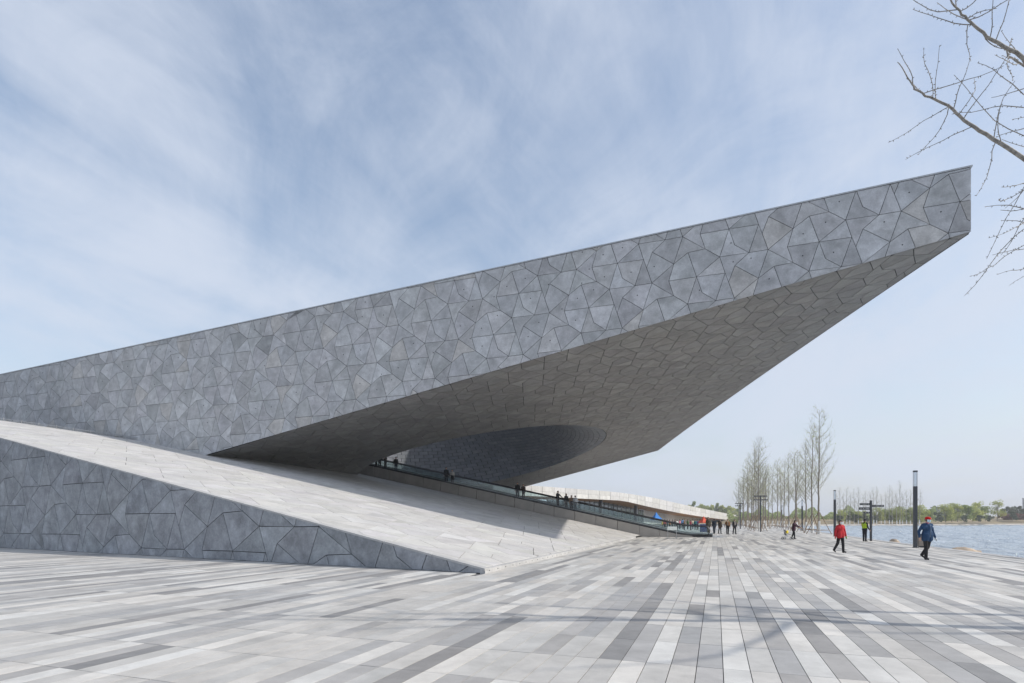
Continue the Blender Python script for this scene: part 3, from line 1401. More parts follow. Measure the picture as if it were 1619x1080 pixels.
lamps = [((23.38, 33.0, 0), 'nearest tall square lamp post beside the walking man in blue'),
         ((31.3, 55.2, 0), 'square lamp post behind the woman in the red jacket'),
         ((41.8, 82, 0), 'square lamp post at the lakeside tree row, third from the camera'),
         ((54.5, 115, 0), 'square lamp post among the lakeside trees, fourth from the camera'),
         ((70.3, 156, 0), 'farthest square lamp post deep among the lakeside trees')]
lp0 = lamp_post(*lamps[0])
for loc, lab in lamps[1:]:
    c = copy_tree(lp0)
    c.location = loc
    c['label'] = lab


def sign_post(loc, h, arms, label, rz=0):
    r = empty('direction_sign', loc, rz)
    tag(r, label, 'signpost', 'dark direction signposts')
    mb = MB()
    mb.bbox((0, 0, h / 2), (.13, .13, h), .01)
    mb.build('post', M['post'], r)
    for (x0, x1, z0, z1) in arms:
        mb = MB()
        mb.bbox(((x0 + x1) / 2, -.02, (z0 + z1) / 2), (x1 - x0, .05, z1 - z0), .01)
        a = mb.build('sign_blade', M['sign'], r)
        mb = MB()
        n = int((x1 - x0) / .09)
        for k in range(1, n - 1):
            if random.random() < .7:
                mb.box((x0 + (k + .5) * (x1 - x0) / n, -.048, (z0 + z1) / 2), (.05, .004, (z1 - z0) * .35))
        if mb.v:
            mb.build('blade_print', M['signprint'], a)
    return r


sign_post((27.14, 43.04, 0), 3.08, [(-.86, -.06, 2.72, 2.87), (.07, .98, 2.58, 2.74), (-.92, -.06, 2.36, 2.56), (-.58, -.06, 2.08, 2.22)],
          'dark direction signpost with four blades beside the guard at the water edge')
sign_post((32.4, 74.2, 0), 4.75, [(-.85, .85, 4.58, 4.75), (-.85, .95, 4.12, 4.27)], 'tall dark signpost with two wide crossbars in front of the bare trees')
sign_post((38.5, 96, 0), 4.4, [(-.9, .6, 4.22, 4.36), (-.9, .2, 3.85, 3.98)], 'farther crossbar signpost standing among the left row of bare trees')

# litter bin
r = empty('litter_bin', (24.0, 33.3, 0), UANG)
tag(r, 'brown grey litter bin next to the lamp post, half hidden by the man in blue', 'litter bin')
mb = MB()
mb.bbox((0, 0, .40), (.42, .36, .62), .02)
mb.build('bin_body', M['bin'], r)
mb = MB()
mb.box((0, 0, .045), (.34, .28, .09))
mb.build('plinth', M['post'], r)
mb = MB()
mb.bbox((0, 0, .75), (.46, .40, .08), .02)
mb.build('lid', M['post'], r)


# boulders
def boulder(loc, s, label, seed, name='boulder'):
    bm = bmesh.new()
    bmesh.ops.create_icosphere(bm, subdivisions=4, radius=1)
    from mathutils import noise
    for v in bm.verts:
        k = 1 + .33 * noise.noise(v.co * 1.1 + Vector((seed, 0, 0))) + .1 * noise.noise(v.co * 3.1 + Vector((0, seed, 0)))
        v.co = Vector((v.co.x * s[0] * k, v.co.y * s[1] * k, v.co.z * s[2] * k))
    me = bpy.data.meshes.new(name)
    bm.to_mesh(me)
    bm.free()
    me.materials.append(M['rock'])
    for p_ in me.polygons:
        p_.use_smooth = True
    o = bpy.data.objects.new(name, me)
    o.location = loc
    COL.objects.link(o)
    tag(o, label, 'boulder', 'boulders in the lake')
    return o


boulder((28.6, 42.6, -.62), (.62, .8, .78), 'rounded tan boulder in the water beyond the signpost', 3.1)
boulder((33.1, 42.0, -.80), (1.0, .8, .36), 'long flat tan boulder just above the water right of the man in blue', 8.4)
boulder((34.4, 42.0, -.86), (.22, .22, .24), 'tiny dark stone at the right end of the flat boulder', 1.4)

# information stand by the walkways
r = empty('information_stand', (13.5, 48.0, 0), UANG)
tag(r, 'small steel stand with a slanted white panel at the foot of the walkways', 'stand')
for sx in (-.35, .35):
    mb = MB()
    mb.tube([(sx, 0, .03), (sx, 0, .62), (sx, .08, .8)], .025, 8)
    mb.build('leg', M['steel'], r)
mb = MB()
mb.box((0, 0, .015), (1.0, .35, .03))
mb.build('foot', M['steel'], r)
mb = MB()
mb.box((0, .08, .88), (.78, .46, .03), rx=R(38))
mb.build('panel', M['skirt'], r)


# canopies of the market behind the walkways
def pop_tent(loc, w, h, mat, label, rz=.3):
    r = empty('pop_up_tent', loc, rz)
    tag(r, label, 'tent', 'small tents by the pavilion')
    mb = MB()
    e = h * .62
    a = w / 2
    ring_ = [(-a, -a, e), (a, -a, e), (a, a, e), (-a, a, e)]
    low = [(x, y, e - .18) for x, y, z in ring_]
    mid = [(x * .45, y * .45, e + (h - e) * .42) for x, y, z in ring_]
    mb.add(ring_ + mid + [(0, 0, h)] + low,
           [(0, 1, 5, 4), (1, 2, 6, 5), (2, 3, 7, 6), (3, 0, 4, 7), (4, 5, 8), (5, 6, 8), (6, 7, 8), (7, 4, 8), (9, 10, 1, 0), (10, 11, 2, 1), (11, 12, 3, 2), (12, 9, 0, 3)])
    mb.build('canopy', mat, r)
    for x, y, z in ring_:
        mb = MB()
        mb.tube([(x * .96, y * .96, 0), (x * .96, y * .96, e)], .025, 6)
        mb.build('leg', M['steel'], r)


pop_tent((*ground_at(1037.5, 86)[:2], 0), 1.25, 2.75, M['blue_fabric'], 'bright blue pointed tent in front of the pavilion glass')
pop_tent((*ground_at(1112.5, 80)[:2], 0), 1.0, 2.1, M['red_fabric'], 'orange red pointed tent behind the walking group')
r = empty('blue_stall', (*ground_at(1114, 74)[:2], 0), UANG)
tag(r, 'dark blue stall counter under the orange red tent', 'stall')
mb = MB()
mb.bbox((0, 0, .5), (1.15, .6, 1.0), .02)
mb.build('counter', M['blue_board'], r)
mb = MB()
mb.box((0, 0, 1.03), (1.25, .7, .05))
mb.build('counter_top', M['white'], r)

# ------------------------------------------------------------------ trees


def grow(mb, p, d, length, rad, depth, segs, up=.25, jitter=.16, kids=None, n=4, buds=None, out=None):
    pts, rr = [Vector(p)], [rad]
    dd = Vector(d).normalized()
    for k in range(segs):
        dd = (dd + Vector((random.gauss(0, jitter), random.gauss(0, jitter), random.gauss(0, jitter) + up * .25))).normalized()
        pts.append(pts[-1] + dd * (length / segs))
        rr.append(max(rad * (1 - (k + 1) / segs * .82), .004))
    mb.tube(pts, rr, n, cap=False)
    if out is not None:
        out.append((pts, rr))
    return pts, rr


def bare_tree_meshes(seed, h=13.0, nb=34, spread=1.0):
    random.seed(seed)
    trunk = MB()
    pts, rr = [], []
    x = y = 0.0
    for k in range(15):
        t = k / 14
        pts.append(Vector((x, y, h * t)))
        rr.append(.10 * (1 - t) ** .8 + .010)
        x += random.gauss(0, .035)
        y += random.gauss(0, .035)
    trunk.tube(pts, rr, 8)
    crown = MB()
    buds = []
    for b in range(nb):
        t = .30 + .67 * (b + random.random()) / nb
        i = min(int(t * 14), 13)
        p = pts[i].lerp(pts[i + 1], t * 14 - i)
        a = random.uniform(0, 2 * math.pi)
        L_ = (1.0 - t) ** .75 * 4.6 * random.uniform(.55, 1.1) * spread + .5
        d = Vector((math.cos(a) * .8, math.sin(a) * .8, random.uniform(.55, 1.1)))
        bp, br = grow(crown, p, d, L_, max(.045 * (1 - t) ** .6, .012), 0, 5, up=.5, jitter=.10, n=3)
        for s in range(int(4 + L_ * 3.2)):
            q = random.uniform(.2, 1)
            j = min(int(q * 5), 4)
            pp = bp[j].lerp(bp[j + 1], q * 5 - j)
            dd = (bp[j + 1] - bp[j]).normalized() + Vector((random.gauss(0, .7), random.gauss(0, .7), random.gauss(.25, .4)))
            tp, _ = grow(crown, pp, dd, random.uniform(.35, 1.1) * (.6 + .4 * spread), .010, 0, 2, up=.3, jitter=.2, n=3)
            for z in tp[1:]:
                if random.random() < .28:
                    buds.append(z)
    bud = MB()
    for c in buds:
        for _ in range(1):
            e = Vector((random.gauss(0, .10), random.gauss(0, .10), random.gauss(0, .10)))
            a = Vector((random.gauss(0, 1), random.gauss(0, 1), random.gauss(0, 1))).normalized() * random.uniform(.03, .06)
            b_ = a.orthogonal().normalized() * a.length
            k = random.uniform(.8, 1.25)
            bud.add([c + e - a, c + e + b_, c + e + a, c + e - b_], [(0, 1, 2, 3)], (k, k, k * .9))
    return trunk, crown, bud


def bare_tree(seed, stakes=True, far=False, **kw):
    tr, cr, bu = bare_tree_meshes(seed, **kw)
    r = empty('bare_tree')
    tag(r, 'x', 'tree')
    trunk = tr.build('trunk', M['bark'], r, smooth=True)
    w = MB()
    w.lathe([(.165, 0), (.155, .1), (.145, 1.35), (.135, 1.45)], 10)
    w.build('limewash_band', M['limewash'], trunk)
    crown = cr.build('crown', M['twig_far'] if far else M['twig'], r)
    tag(bu.build('buds', M['leaf_lime'], crown, tint=True), None, kind='stuff')
    if stakes:
        for k in range(4):
            a = math.pi / 4 + k * math.pi / 2 + random.uniform(-.2, .2)
            mb = MB()
            mb.tube([(1.25 * math.cos(a), 1.25 * math.sin(a), 0), (.1 * math.cos(a), .1 * math.sin(a), 2.35), (-.06 * math.cos(a), -.06 * math.sin(a), 2.65)], .036, 6)
            mb.build('stake', M['bamboo'], r)
        mb = MB()
        for k in range(4):
            a, b = math.pi / 4 + k * math.pi / 2, math.pi / 4 + (k + 1) * math.pi / 2
            mb.tube([(1.02 * math.cos(a), 1.02 * math.sin(a), .45), (1.02 * math.cos(b), 1.02 * math.sin(b), .45)], .03, 5)
        mb.build('stake_rails', M['bamboo'], r)
    return r


protos = [bare_tree(11, h=13.8, nb=40), bare_tree(12, h=13.0, nb=36), bare_tree(13, h=12.0, nb=34, spread=.9), bare_tree(14, h=12.6, nb=38, spread=.8)]
used = set()
ORD = ['first', 'second', 'third', 'fourth', 'fifth', 'sixth', 'seventh', 'eighth', 'ninth', 'tenth', 'eleventh', 'twelfth', 'thirteenth', 'fourteenth', 'fifteenth',
       'sixteenth', 'seventeenth', 'eighteenth', 'nineteenth', 'twentieth', 'twenty-first', 'twenty-second', 'twenty-third', 'twenty-fourth', 'twenty-fifth', 'twenty-sixth']


def place(protos, k, loc, rz, sc, label, group):
    p = protos[k]
    if k + id(protos) in used:
        o = copy_tree(p)
    else:
        used.add(k + id(protos))
        o = p
    o.location = loc
    o.rotation_euler = (0, 0, rz)
    o.scale = (sc, sc, sc)
    o['label'] = label
    o['group'] = group
    return o


random.seed(5)
rowA = [63.2, 67.6, 73.8, 79.9, 84.8, 90.3, 96.4, 103.2, 110, 118, 127, 137]
scA = [1.0, .97, .90, .92, .86, .9, .93, .95, .95, .93, .95, .95]
for k, Y in enumerate(rowA):
    place(protos, (0, 1, 3, 2)[k % 4], (11.75 + .358 * Y + random.gauss(0, .25), Y, 0), random.uniform(0, 6.28), scA[k],
          f'bare staked tree with limewashed trunk, {ORD[k]} from the camera in the lakeside row', 'bare staked trees by the lake')
rowB = [78.7, 84.0, 90.4, 98.6, 107, 116, 127, 139, 152]
for k, Y in enumerate(rowB):
    place(protos, (1, 3, 0, 2)[k % 4], (6.06 + .358 * Y + random.gauss(0, .25), Y, 0), random.uniform(0, 6.28), (.98, .92, .98, .95, .98)[k % 5],
          f'bare staked tree with limewashed trunk, {ORD[k]} from the camera in the landward row', 'bare staked trees by the lake')
rowC = [101, 109, 118, 128, 140]
for k, Y in enumerate(rowC):
    place(protos, (2, 0, 1, 3)[k % 4], (9.0 + .358 * Y + random.gauss(0, .3), Y, 0), random.uniform(0, 6.28), .95,
          f'bare staked tree, {ORD[k]} from the camera in the far middle row', 'bare staked trees by the lake')

farp = [bare_tree(21, False, True, h=13.5, nb=26, spread=.75), bare_tree(22, False, True, h=12.5, nb=24, spread=.7), bare_tree(23, False, True, h=14.5, nb=28, spread=.8)]
random.seed(9)
px = 1322.0
k = 0
while px < 1455:
    Y = random.uniform(213, 226)
    x, y, _ = ground_at(px, Y)
    place(farp, k % 3, (x, y, -.15), random.uniform(0, 6.28), random.uniform(.8, 1.12),
          f'bare limewashed tree on the far shore, {ORD[k]} from the left along the water there', 'bare trees on the far shore')
    px += random.uniform(4.2, 7.4)
    k += 1


def leafy_tree(seed, h, w, mat, name='leafy_tree', n=1500, trunk_h=.28, leaf=.26, lobes=9, droop=False):
    random.seed(seed)
    g = np.random.default_rng(seed)
    r = empty(name)
    tag(r, 'x', 'tree')
    tr = MB()
    pts = [Vector((0, 0, 0)), Vector((g.normal(0, .08), 0, h * trunk_h * .6)), Vector((g.normal(0, .15), g.normal(0, .1), h * trunk_h)), Vector((g.normal(0, .2), 0, h * .72))]
    tr.tube(pts, [.16 * h / 7, .13 * h / 7, .11 * h / 7, .03], 7)
    cents = []
    for k in range(lobes):
        a = g.uniform(0, 2 * math.pi)
        rr = w * .5 * math.sqrt(g.uniform(.05, .8))
        z = h * (trunk_h + .08 + (1 - trunk_h - .16) * g.uniform(0, 1))
        shrink = 1 - .5 * max(0, (z / h - .55) / .45)
        c = Vector((math.cos(a) * rr * shrink, math.sin(a) * rr * shrink, z))
        cents.append((c, g.uniform(.16, .30) * w))
        st = pts[2].lerp(pts[3], g.uniform(0, .7))
        tr.tube([st, st.lerp(c, .5) + Vector((0, 0, .15)), c], [.05 * h / 7, .035 * h / 7, .015], 4)
    trunk = tr.build('trunk', M['bark'], r)
    lv = MB()
    for k in range(n):
        c, rad = cents[k % lobes]
        d = Vector(g.normal(0, 1, 3)).normalized() * rad * g.uniform(.3, 1.0) ** .6
        p = c + Vector((d.x, d.y, d.z * .8))
        if droop:
            p.z -= g.uniform(0, .12) * h
        if p.z < h * trunk_h * .5:
            continue
        a = Vector(g.normal(0, 1, 3)).normalized() * leaf * g.uniform(.6, 1.2)
        b = a.orthogonal().normalized() * a.length * .62
        t = g.uniform(.75, 1.25)
        lv.add([p - a, p + b, p + a, p - b], [(0, 1, 2, 3)], (t * g.uniform(.92, 1.1), t, t * .95))
    lv.build('crown', mat, r, tint=True)
    return r


limep = [leafy_tree(31, 6.6, 5.2, M['leaf_lime'], 'willow_tree', 2200, .08, .22, 20, True), leafy_tree(32, 6.0, 4.6, M['leaf_green'], 'leafy_tree', 2000, .12, .22, 18), leafy_tree(33, 7.8, 4.8, M['leaf_lime'], 'leafy_tree', 1500, .2, .2, 20)]
darkp = [leafy_tree(41, 4.6, 3.2, M['leaf_dark'], 'evergreen_shrub', 1200, .06, .22, 8), leafy_tree(42, 3.6, 3.6, M['leaf_dark'], 'evergreen_shrub', 1200, .05, .22, 8)]
redp = [leafy_tree(45, 2.6, 3.6, M['leaf_red'], 'plum_shrub', 900, .08, .2, 7)]
popp = [leafy_tree(51, 10.0, 4.6, M['leaf_lime'], 'poplar_tree', 1500, .15, .34, 12), leafy_tree(52, 11.0, 4.0, M['leaf_green'], 'poplar_tree', 1500, .15, .34, 12), leafy_tree(53, 8.6, 5.2, M['leaf_lime'], 'poplar_tree', 1500, .15, .34, 12)]
random.seed(3)
# far shore, left to right: (px, depth, proto list, index, scale, label)
far_list = []
far_list = [
    (1330, 236, limep, 0, .8), (1345, 240, limep, 1, .75), (1358, 238, limep, 0, .7), (1388, 234, limep, 0, .95), (1399, 238, limep, 1, .8),
    (1409, 236, limep, 0, .9), (1421, 235, limep, 0, 1.0), (1434, 238, limep, 1, .85), (1443, 236, limep, 0, .95), (1456, 233, limep, 0, 1.1),
    (1472, 236, limep, 1, .9),
    (1495, 236, limep, 0, 1.15), (1505, 240, limep, 0, 1.2), (1514, 237, limep, 2, 1.0), (1528, 238, limep, 1, 1.15), (1538, 243, limep, 0, 1.05),
    (1547, 246, limep, 2, 1.15), (1558, 250, limep, 1, 1.05), (1577, 252, limep, 2, 1.25), (1634, 255, limep, 2, 1.1)]
for k, (px, Y, pl, i, sc) in enumerate(far_list):
    x, y, _ = ground_at(px, Y)
    z = lin(Y, [(207, -.2), (222, .0), (240, .6), (255, 1.0), (280, 2.0)])
    words = 'lime green drooping tree' if i == 0 else ('mid green round tree' if i == 1 else 'tall thin-crowned green tree')
    place(pl, i, (x, y, z), random.uniform(0, 6.28), sc, f'{words} on the far shore, {ORD[k]} from the left over there', 'green trees on the far shore')
for k, (px, Y, i, sc) in enumerate([(1328, 228, 1, .8), (1341, 229, 0, .7), (1354, 229, 1, .9), (1368, 229, 0, .85), (1382, 230, 1, .8), (1408, 230, 0, .7), (1483, 226, 0, 1.0), (1524, 232, 1, .8), (1550, 238, 1, .75), (1566, 238, 1, .7), (1601, 246, 0, .95), (1597, 268, 0, 1.35), (1608, 270, 0, 1.4), (1590, 272, 1, 1.3), (1616, 272, 1, 1.3)]):
    x, y, _ = ground_at(px, Y)
    z = lin(Y, [(207, -.2), (222, .0), (240, .6), (255, 1.2), (280, 2.2)])
    place(darkp, i, (x, y, z), random.uniform(0, 6.28), sc, f'dark evergreen shrub on the far shore, {ORD[k]} from the left among the dark ones', 'evergreen shrubs on the far shore')
for k, px in enumerate((1586, 1594, 1602, 1611, 1619)):
    x, y, _ = ground_at(px, 262)
    place(redp, 0, (x, y, 1.3), random.uniform(0, 6.28), random.uniform(.9, 1.15), f'reddish plum hedge shrub above the dry bank, {ORD[k]} from the left', 'plum hedge on the far bank')
for k, (px, Y, i, sc) in enumerate([(1048, 330, 1, .9), (1059, 322, 0, .95), (1069, 318, 1, 1.0), (1078, 322, 2, 1.05), (1087, 316, 0, 1.0), (1096, 312, 1, 1.1), (1106, 316, 0, 1.05), (1115, 312, 2, 1.1), (1124, 306, 0, .98), (1133, 302, 1, .98), (1142, 300, 2, 1.05), (1150, 298, 0, .9), (1158, 296, 2, .95), (1168, 296, 1, .8)]):
    x, y, _ = ground_at(px, Y)
    x, y = x * 1.45, y * 1.45
    place(popp, i, (x, y, -.5), random.uniform(0, 6.28), sc * 1.42, f'young spring-green poplar showing over the pavilion roof, {ORD[k]} from the left', 'poplars behind the pavilion')
# low far tree belt that reads as one mass behind the bare trees
mb = MB()
g = np.random.default_rng(77)
for k in range(14000):
    px = g.uniform(1150, 1480)
    Y = g.uniform(245, 275)
    x, y, _ = ground_at(px, Y)
    hh = 4.6 + 1.6 * math.sin(px * .09) + 1.1 * math.sin(px * .23 + 1)
    z = .5 + hh * g.uniform(0, 1) ** .8
    a = Vector(g.normal(0, 1, 3)).normalized() * .42
    b = a.orthogonal().normalized() * .3
    t = g.uniform(.7, 1.25)
    p_ = Vector((x, y, z))
    mb.add([p_ - a, p_ + b, p_ + a, p_ - b], [(0, 1, 2, 3)], (t * 1.05, t, t))
o = mb.build('far_tree_belt', M['leaf_green'], tint=True)
tag(o, 'low belt of distant spring-green woodland along the far side of the lake', None, kind='stuff')

# a distant grey block at the right edge and flat roofs
r = empty('distant_block', (*ground_at(1642, 420)[:2], 0), .1)
tag(r, 'distant grey office block above the trees at the right edge', 'building')
mb = MB()
mb.box((0, 0, 8.5), (13, 12, 17))
mb.build('wall', M['far_wall'], r)
for fl in range(4):
    for c in range(4):
        mb = MB()
        mb.box((-4.6 + c * 3.1, -6.02, 4 + fl * 3.4), (2.2, .1, 1.7))
        mb.build('window', M['far_glass'], r)
mb = MB()
mb.box((0, 0, 17.2), (13.4, 12.4, .4))
mb.build('roof', M['far_wall'], r)
for (px, Y, w, h_, lab) in ((1508, 430, 26, 11.0, 'long low distant roof behind the lime green trees'), (1478, 440, 24, 8.0, 'low distant shed roof left of the lime green trees')):
    r = empty('distant_shed', (*ground_at(px, Y)[:2], 0), -.05)
    tag(r, lab, 'building')
    mb = MB()
    mb.box((0, 0, h_ / 2 - .4), (w, 10, h_ - .8))
    mb.build('wall', M['far_wall'], r)
    mb = MB()
    mb.box((0, 0, h_ - .35), (w + 1, 11, .7))
    mb.build('roof', M['post'], r)


# ------------------------------------------------------------------ ginkgo at the right, just outside the frame
def ginkgo(base, label, limbs, seed, extra):
    random.seed(seed)
    r = empty('ginkgo_tree', (0, 0, 0))
    tag(r, label, 'tree', 'ginkgo trees beside the camera')
    b = Vector(base)
    tr = MB()
    tp = [b + Vector((random.gauss(0, .04) * k, random.gauss(0, .04) * k, 11.5 * k / 10)) for k in range(11)]
    tr.tube(tp, [.17 * (1 - k / 10) ** .8 + .015 for k in range(11)], 10)
    trunk = tr.build('trunk', M['bark_pale'], r, smooth=True)
    w = MB()
    w.lathe([(.19, 0), (.182, 1.2)], 12, c=base)
    w.build('limewash_band', M['limewash'], trunk)
    crown = empty('crown')
    crown.parent = r
    tw = MB()

    def spurs(pts, step):
        for a, c in zip(pts[:-1], pts[1:]):
            L_ = (c - a).length
            n = int(L_ / step)
            for k in range(n):
                p = a.lerp(c, (k + random.random()) / max(n, 1))
                d = (c - a).cross(Vector((random.gauss(0, 1), random.gauss(0, 1), random.gauss(0, 1)))).normalized() * .022 + (c - a).normalized() * .008
                tw.tube([p, p + d * .6, p + d], [.005, .0055, .003], 3)

    def twig(p, d, L_, rad=.006, curl=.12):
        pts, rr = [Vector(p)], [rad]
        dd = Vector(d).normalized()
        for k in range(7):
            dd = (dd + Vector((random.gauss(0, curl), random.gauss(0, curl), random.gauss(.02, curl)))).normalized()
            pts.append(pts[-1] + dd * L_ / 7)
            rr.append(rad * (1 - k / 7 * .6))
        tw.tube(pts, rr, 4)
        spurs(pts, .055)
        return pts

    for (pts, r0, r1, tws) in limbs:
        pts = [Vector(p) for p in pts]
        n = len(pts)
        fine, fr = [], []
        for i in range(n - 1):
            for k in range(4):
                t = k / 4
                # Catmull-Rom
                p0, p1, p2, p3 = pts[max(i - 1, 0)], pts[i], pts[i + 1], pts[min(i + 2, n - 1)]
                q = .5 * ((2 * p1) + (p2 - p0) * t + (2 * p0 - 5 * p1 + 4 * p2 - p3) * t * t + (3 * p1 - p0 - 3 * p2 + p3) * t ** 3)
                fine.append(q + Vector((random.gauss(0, .006), random.gauss(0, .006), random.gauss(0, .006))))
        fine.append(pts[-1])
        m_ = len(fine)
        fr = [r0 + (r1 - r0) * (k / (m_ - 1)) ** .8 for k in range(m_)]
        lm = MB()
        lm.tube(fine, fr, 8)
        lm.build('limb', M['bark_pale'], crown, smooth=True)
        spurs(fine, .09)
        for k in range(tws):
            q = random.uniform(.12, .80)
            i = min(int(q * (m_ - 1)), m_ - 2)
            p = fine[i].lerp(fine[i + 1], q * (m_ - 1) - i)
            al = (fine[i + 1] - fine[i]).normalized()
            d = al * .5 + Vector((random.gauss(0, .8), random.gauss(0, .6), random.gauss(.15, .8)))
            twig(p, d, random.uniform(.35, .9))
    for (p, d, L_) in extra:
        twig(p, d, L_)
    tw.build('twigs', M['bark_pale'], crown)
    return r


T0 = Vector((11.9, 7.9, 0))


def tpt(z):
    return T0 + Vector((0, 0, z))


limbs = [
    ([tpt(6.2), at(1760, 330, 7.9), at(1619, 250, 7.9), at(1560, 212, 8.0), at(1525, 190, 8.05), at(1500, 168, 8.1), at(1463, 150, 8.1), at(1447, 140, 8.1), at(1436, 122, 8.1), at(1419, 98, 8.1)], .036, .005, 13),
    ([tpt(7.6), at(1720, 165, 7.7), at(1619, 92, 7.6), at(1585, 73, 7.6), at(1560, 57, 7.6), at(1535, 36, 7.6), at(1517, 18, 7.6), at(1503, -2, 7.6), at(1498, -40, 7.6)], .034, .007, 12),
    ([tpt(7.4), at(1740, 190, 8.2), at(1640, 118, 8.2), at(1600, 92, 8.25), at(1588, 75, 8.25)], .026, .008, 8),
    ([tpt(5.6), at(1760, 300, 7.95), at(1668, 262, 8.0), at(1640, 300, 8.0), at(1636, 360, 8.0), at(1642, 430, 8.0)], .05, .008, 8),
    ([tpt(5.0), tpt(0) + Vector((-1.2, .8, 6.0)), tpt(0) + Vector((-1.9, 1.4, 7.2)), tpt(0) + Vector((-2.1, 1.9, 8.4))], .08, .01, 26),
    ([tpt(5.6), tpt(0) + Vector((.2, -1.6, 6.6)), tpt(0) + Vector((.3, -2.9, 7.6)), tpt(0) + Vector((.2, -3.8, 9.2))], .08, .01, 24),
    ([tpt(6.6), tpt(0) + Vector((1.4, .6, 7.6)), tpt(0) + Vector((2.4, .8, 9.0))], .08, .01, 22),
    ([tpt(8.0), tpt(0) + Vector((-.6, -1.2, 9.3)), tpt(0) + Vector((-.9, -1.8, 10.6))], .05, .01, 20),
    ([tpt(4.4), tpt(0) + Vector((-.7, 1.6, 5.2)), tpt(0) + Vector((-1.2, 3.0, 6.4)), tpt(0) + Vector((-1.2, 3.8, 7.6))], .07, .01, 26),
]
extra = []
for (px, py, ex, ey) in [(1619, 150, 1548, 95), (1619, 140, 1572, 155), (1640, 225, 1505, 135), (1619, 170, 1513, 165), (1619, 330, 1568, 310), (1619, 300, 1562, 360), (1640, 265, 1563, 370),
                         (1640, 330, 1580, 330), (1640, 355, 1582, 353), (1619, 362, 1524, 424), (1640, 375, 1510, 449), (1640, 390, 1575, 400), (1640, 420, 1588, 440), (1575, 222, 1534, 316), (1500, 168, 1488, 252), (1530, 40, 1515, 112), (1600, 60, 1572, 160), (1625, 290, 1600, 330), (1630, 345, 1560, 378), (1630, 200, 1575, 215)]:
    a, b = Vector(at(px, py, 8.0)), Vector(at(ex, ey, 8.0 + random.uniform(-.25, .25)))
    extra.append((a, b - a, (b - a).length * 1.03))
ginkgo(T0, 'bare ginkgo tree whose knobbly branches reach in at the upper right', limbs, 61, extra)


def rand_limbs(T, seed):
    random.seed(seed)
    out = []
    for k in range(13):
        z = random.uniform(3.2, 9.0)
        a = random.uniform(0, 2 * math.pi)
        L_ = random.uniform(1.6, 3.4) * (1.1 - z / 14)
        d = Vector((math.cos(a), math.sin(a), .75))
        p = T + Vector((0, 0, z))
        out.append(([p, p + d * L_ * .4 + Vector((0, 0, -.05)), p + d * L_ * .75, p + d * L_ + Vector((0, 0, .3))], .065, .009, 20))
    return out


for k, (T, lab) in enumerate([((16.2, 8.35, -.02), 'second ginkgo outside the right edge, throwing branch shadows over the paving'),
                           ((19.6, 5.9, -.02), 'third ginkgo farther outside the right edge, nearer the camera than the second')]):
    T = Vector(T)
    ginkgo(T, lab, rand_limbs(T, 71 + k), 81 + k, [])

# ------------------------------------------------------------------ people
CLOTH = {}


def cloth(col, rough=.85):
    key = tuple(round(c, 3) for c in col)
    if key not in CLOTH:
        CLOTH[key] = plain('cloth_%02d' % len(CLOTH), col, rough, 0, .14, 9, spec=.25, bump=.25)
    return CLOTH[key]


SKIN = plain('skin', (.50, .31, .23), .55, 0, .05, 20)
HAIR = plain('hair_black', (.018, .016, .015), .55, 0, .2, 40)


def capsule(p0, r0, p1, r1, n=12):
    p0, p1 = Vector(p0), Vector(p1)
    d = p1 - p0
    if d.length < 1e-5:
        d = Vector((0, 0, 1e-4))
        p1 = p0 + d
    d = d.normalized()
    a = d.orthogonal().normalized()
    c = d.cross(a)
    vs, fs = [], []
    prof = []
    for k in range(1, 5):
        t = math.pi / 2 * k / 4
        prof.append((p0 - d * r0 * math.cos(t), r0 * math.sin(t)))
    for k in range(0, 4):
        t = math.pi / 2 * k / 4
        prof.append((p1 + d * r1 * math.sin(t), r1 * math.cos(t)))
    for (q, r) in prof:
        for k in range(n):
            an = 2 * math.pi * k / n
            vs.append(q + (a * math.cos(an) + c * math.sin(an)) * r)
    m_ = len(prof)
    for i in range(m_ - 1):
        for k in range(n):
            k2 = (k + 1) % n
            fs.append([i * n + k, i * n + k2, (i + 1) * n + k2, (i + 1) * n + k])
    vs += [p0 - d * r0, p1 + d * r1]
    b = len(vs) - 2
    for k in range(n):
        k2 = (k + 1) % n
        fs.append([b, k2, k])
        fs.append([b + 1, (m_ - 1) * n + k, (m_ - 1) * n + k2])
    return vs, fs


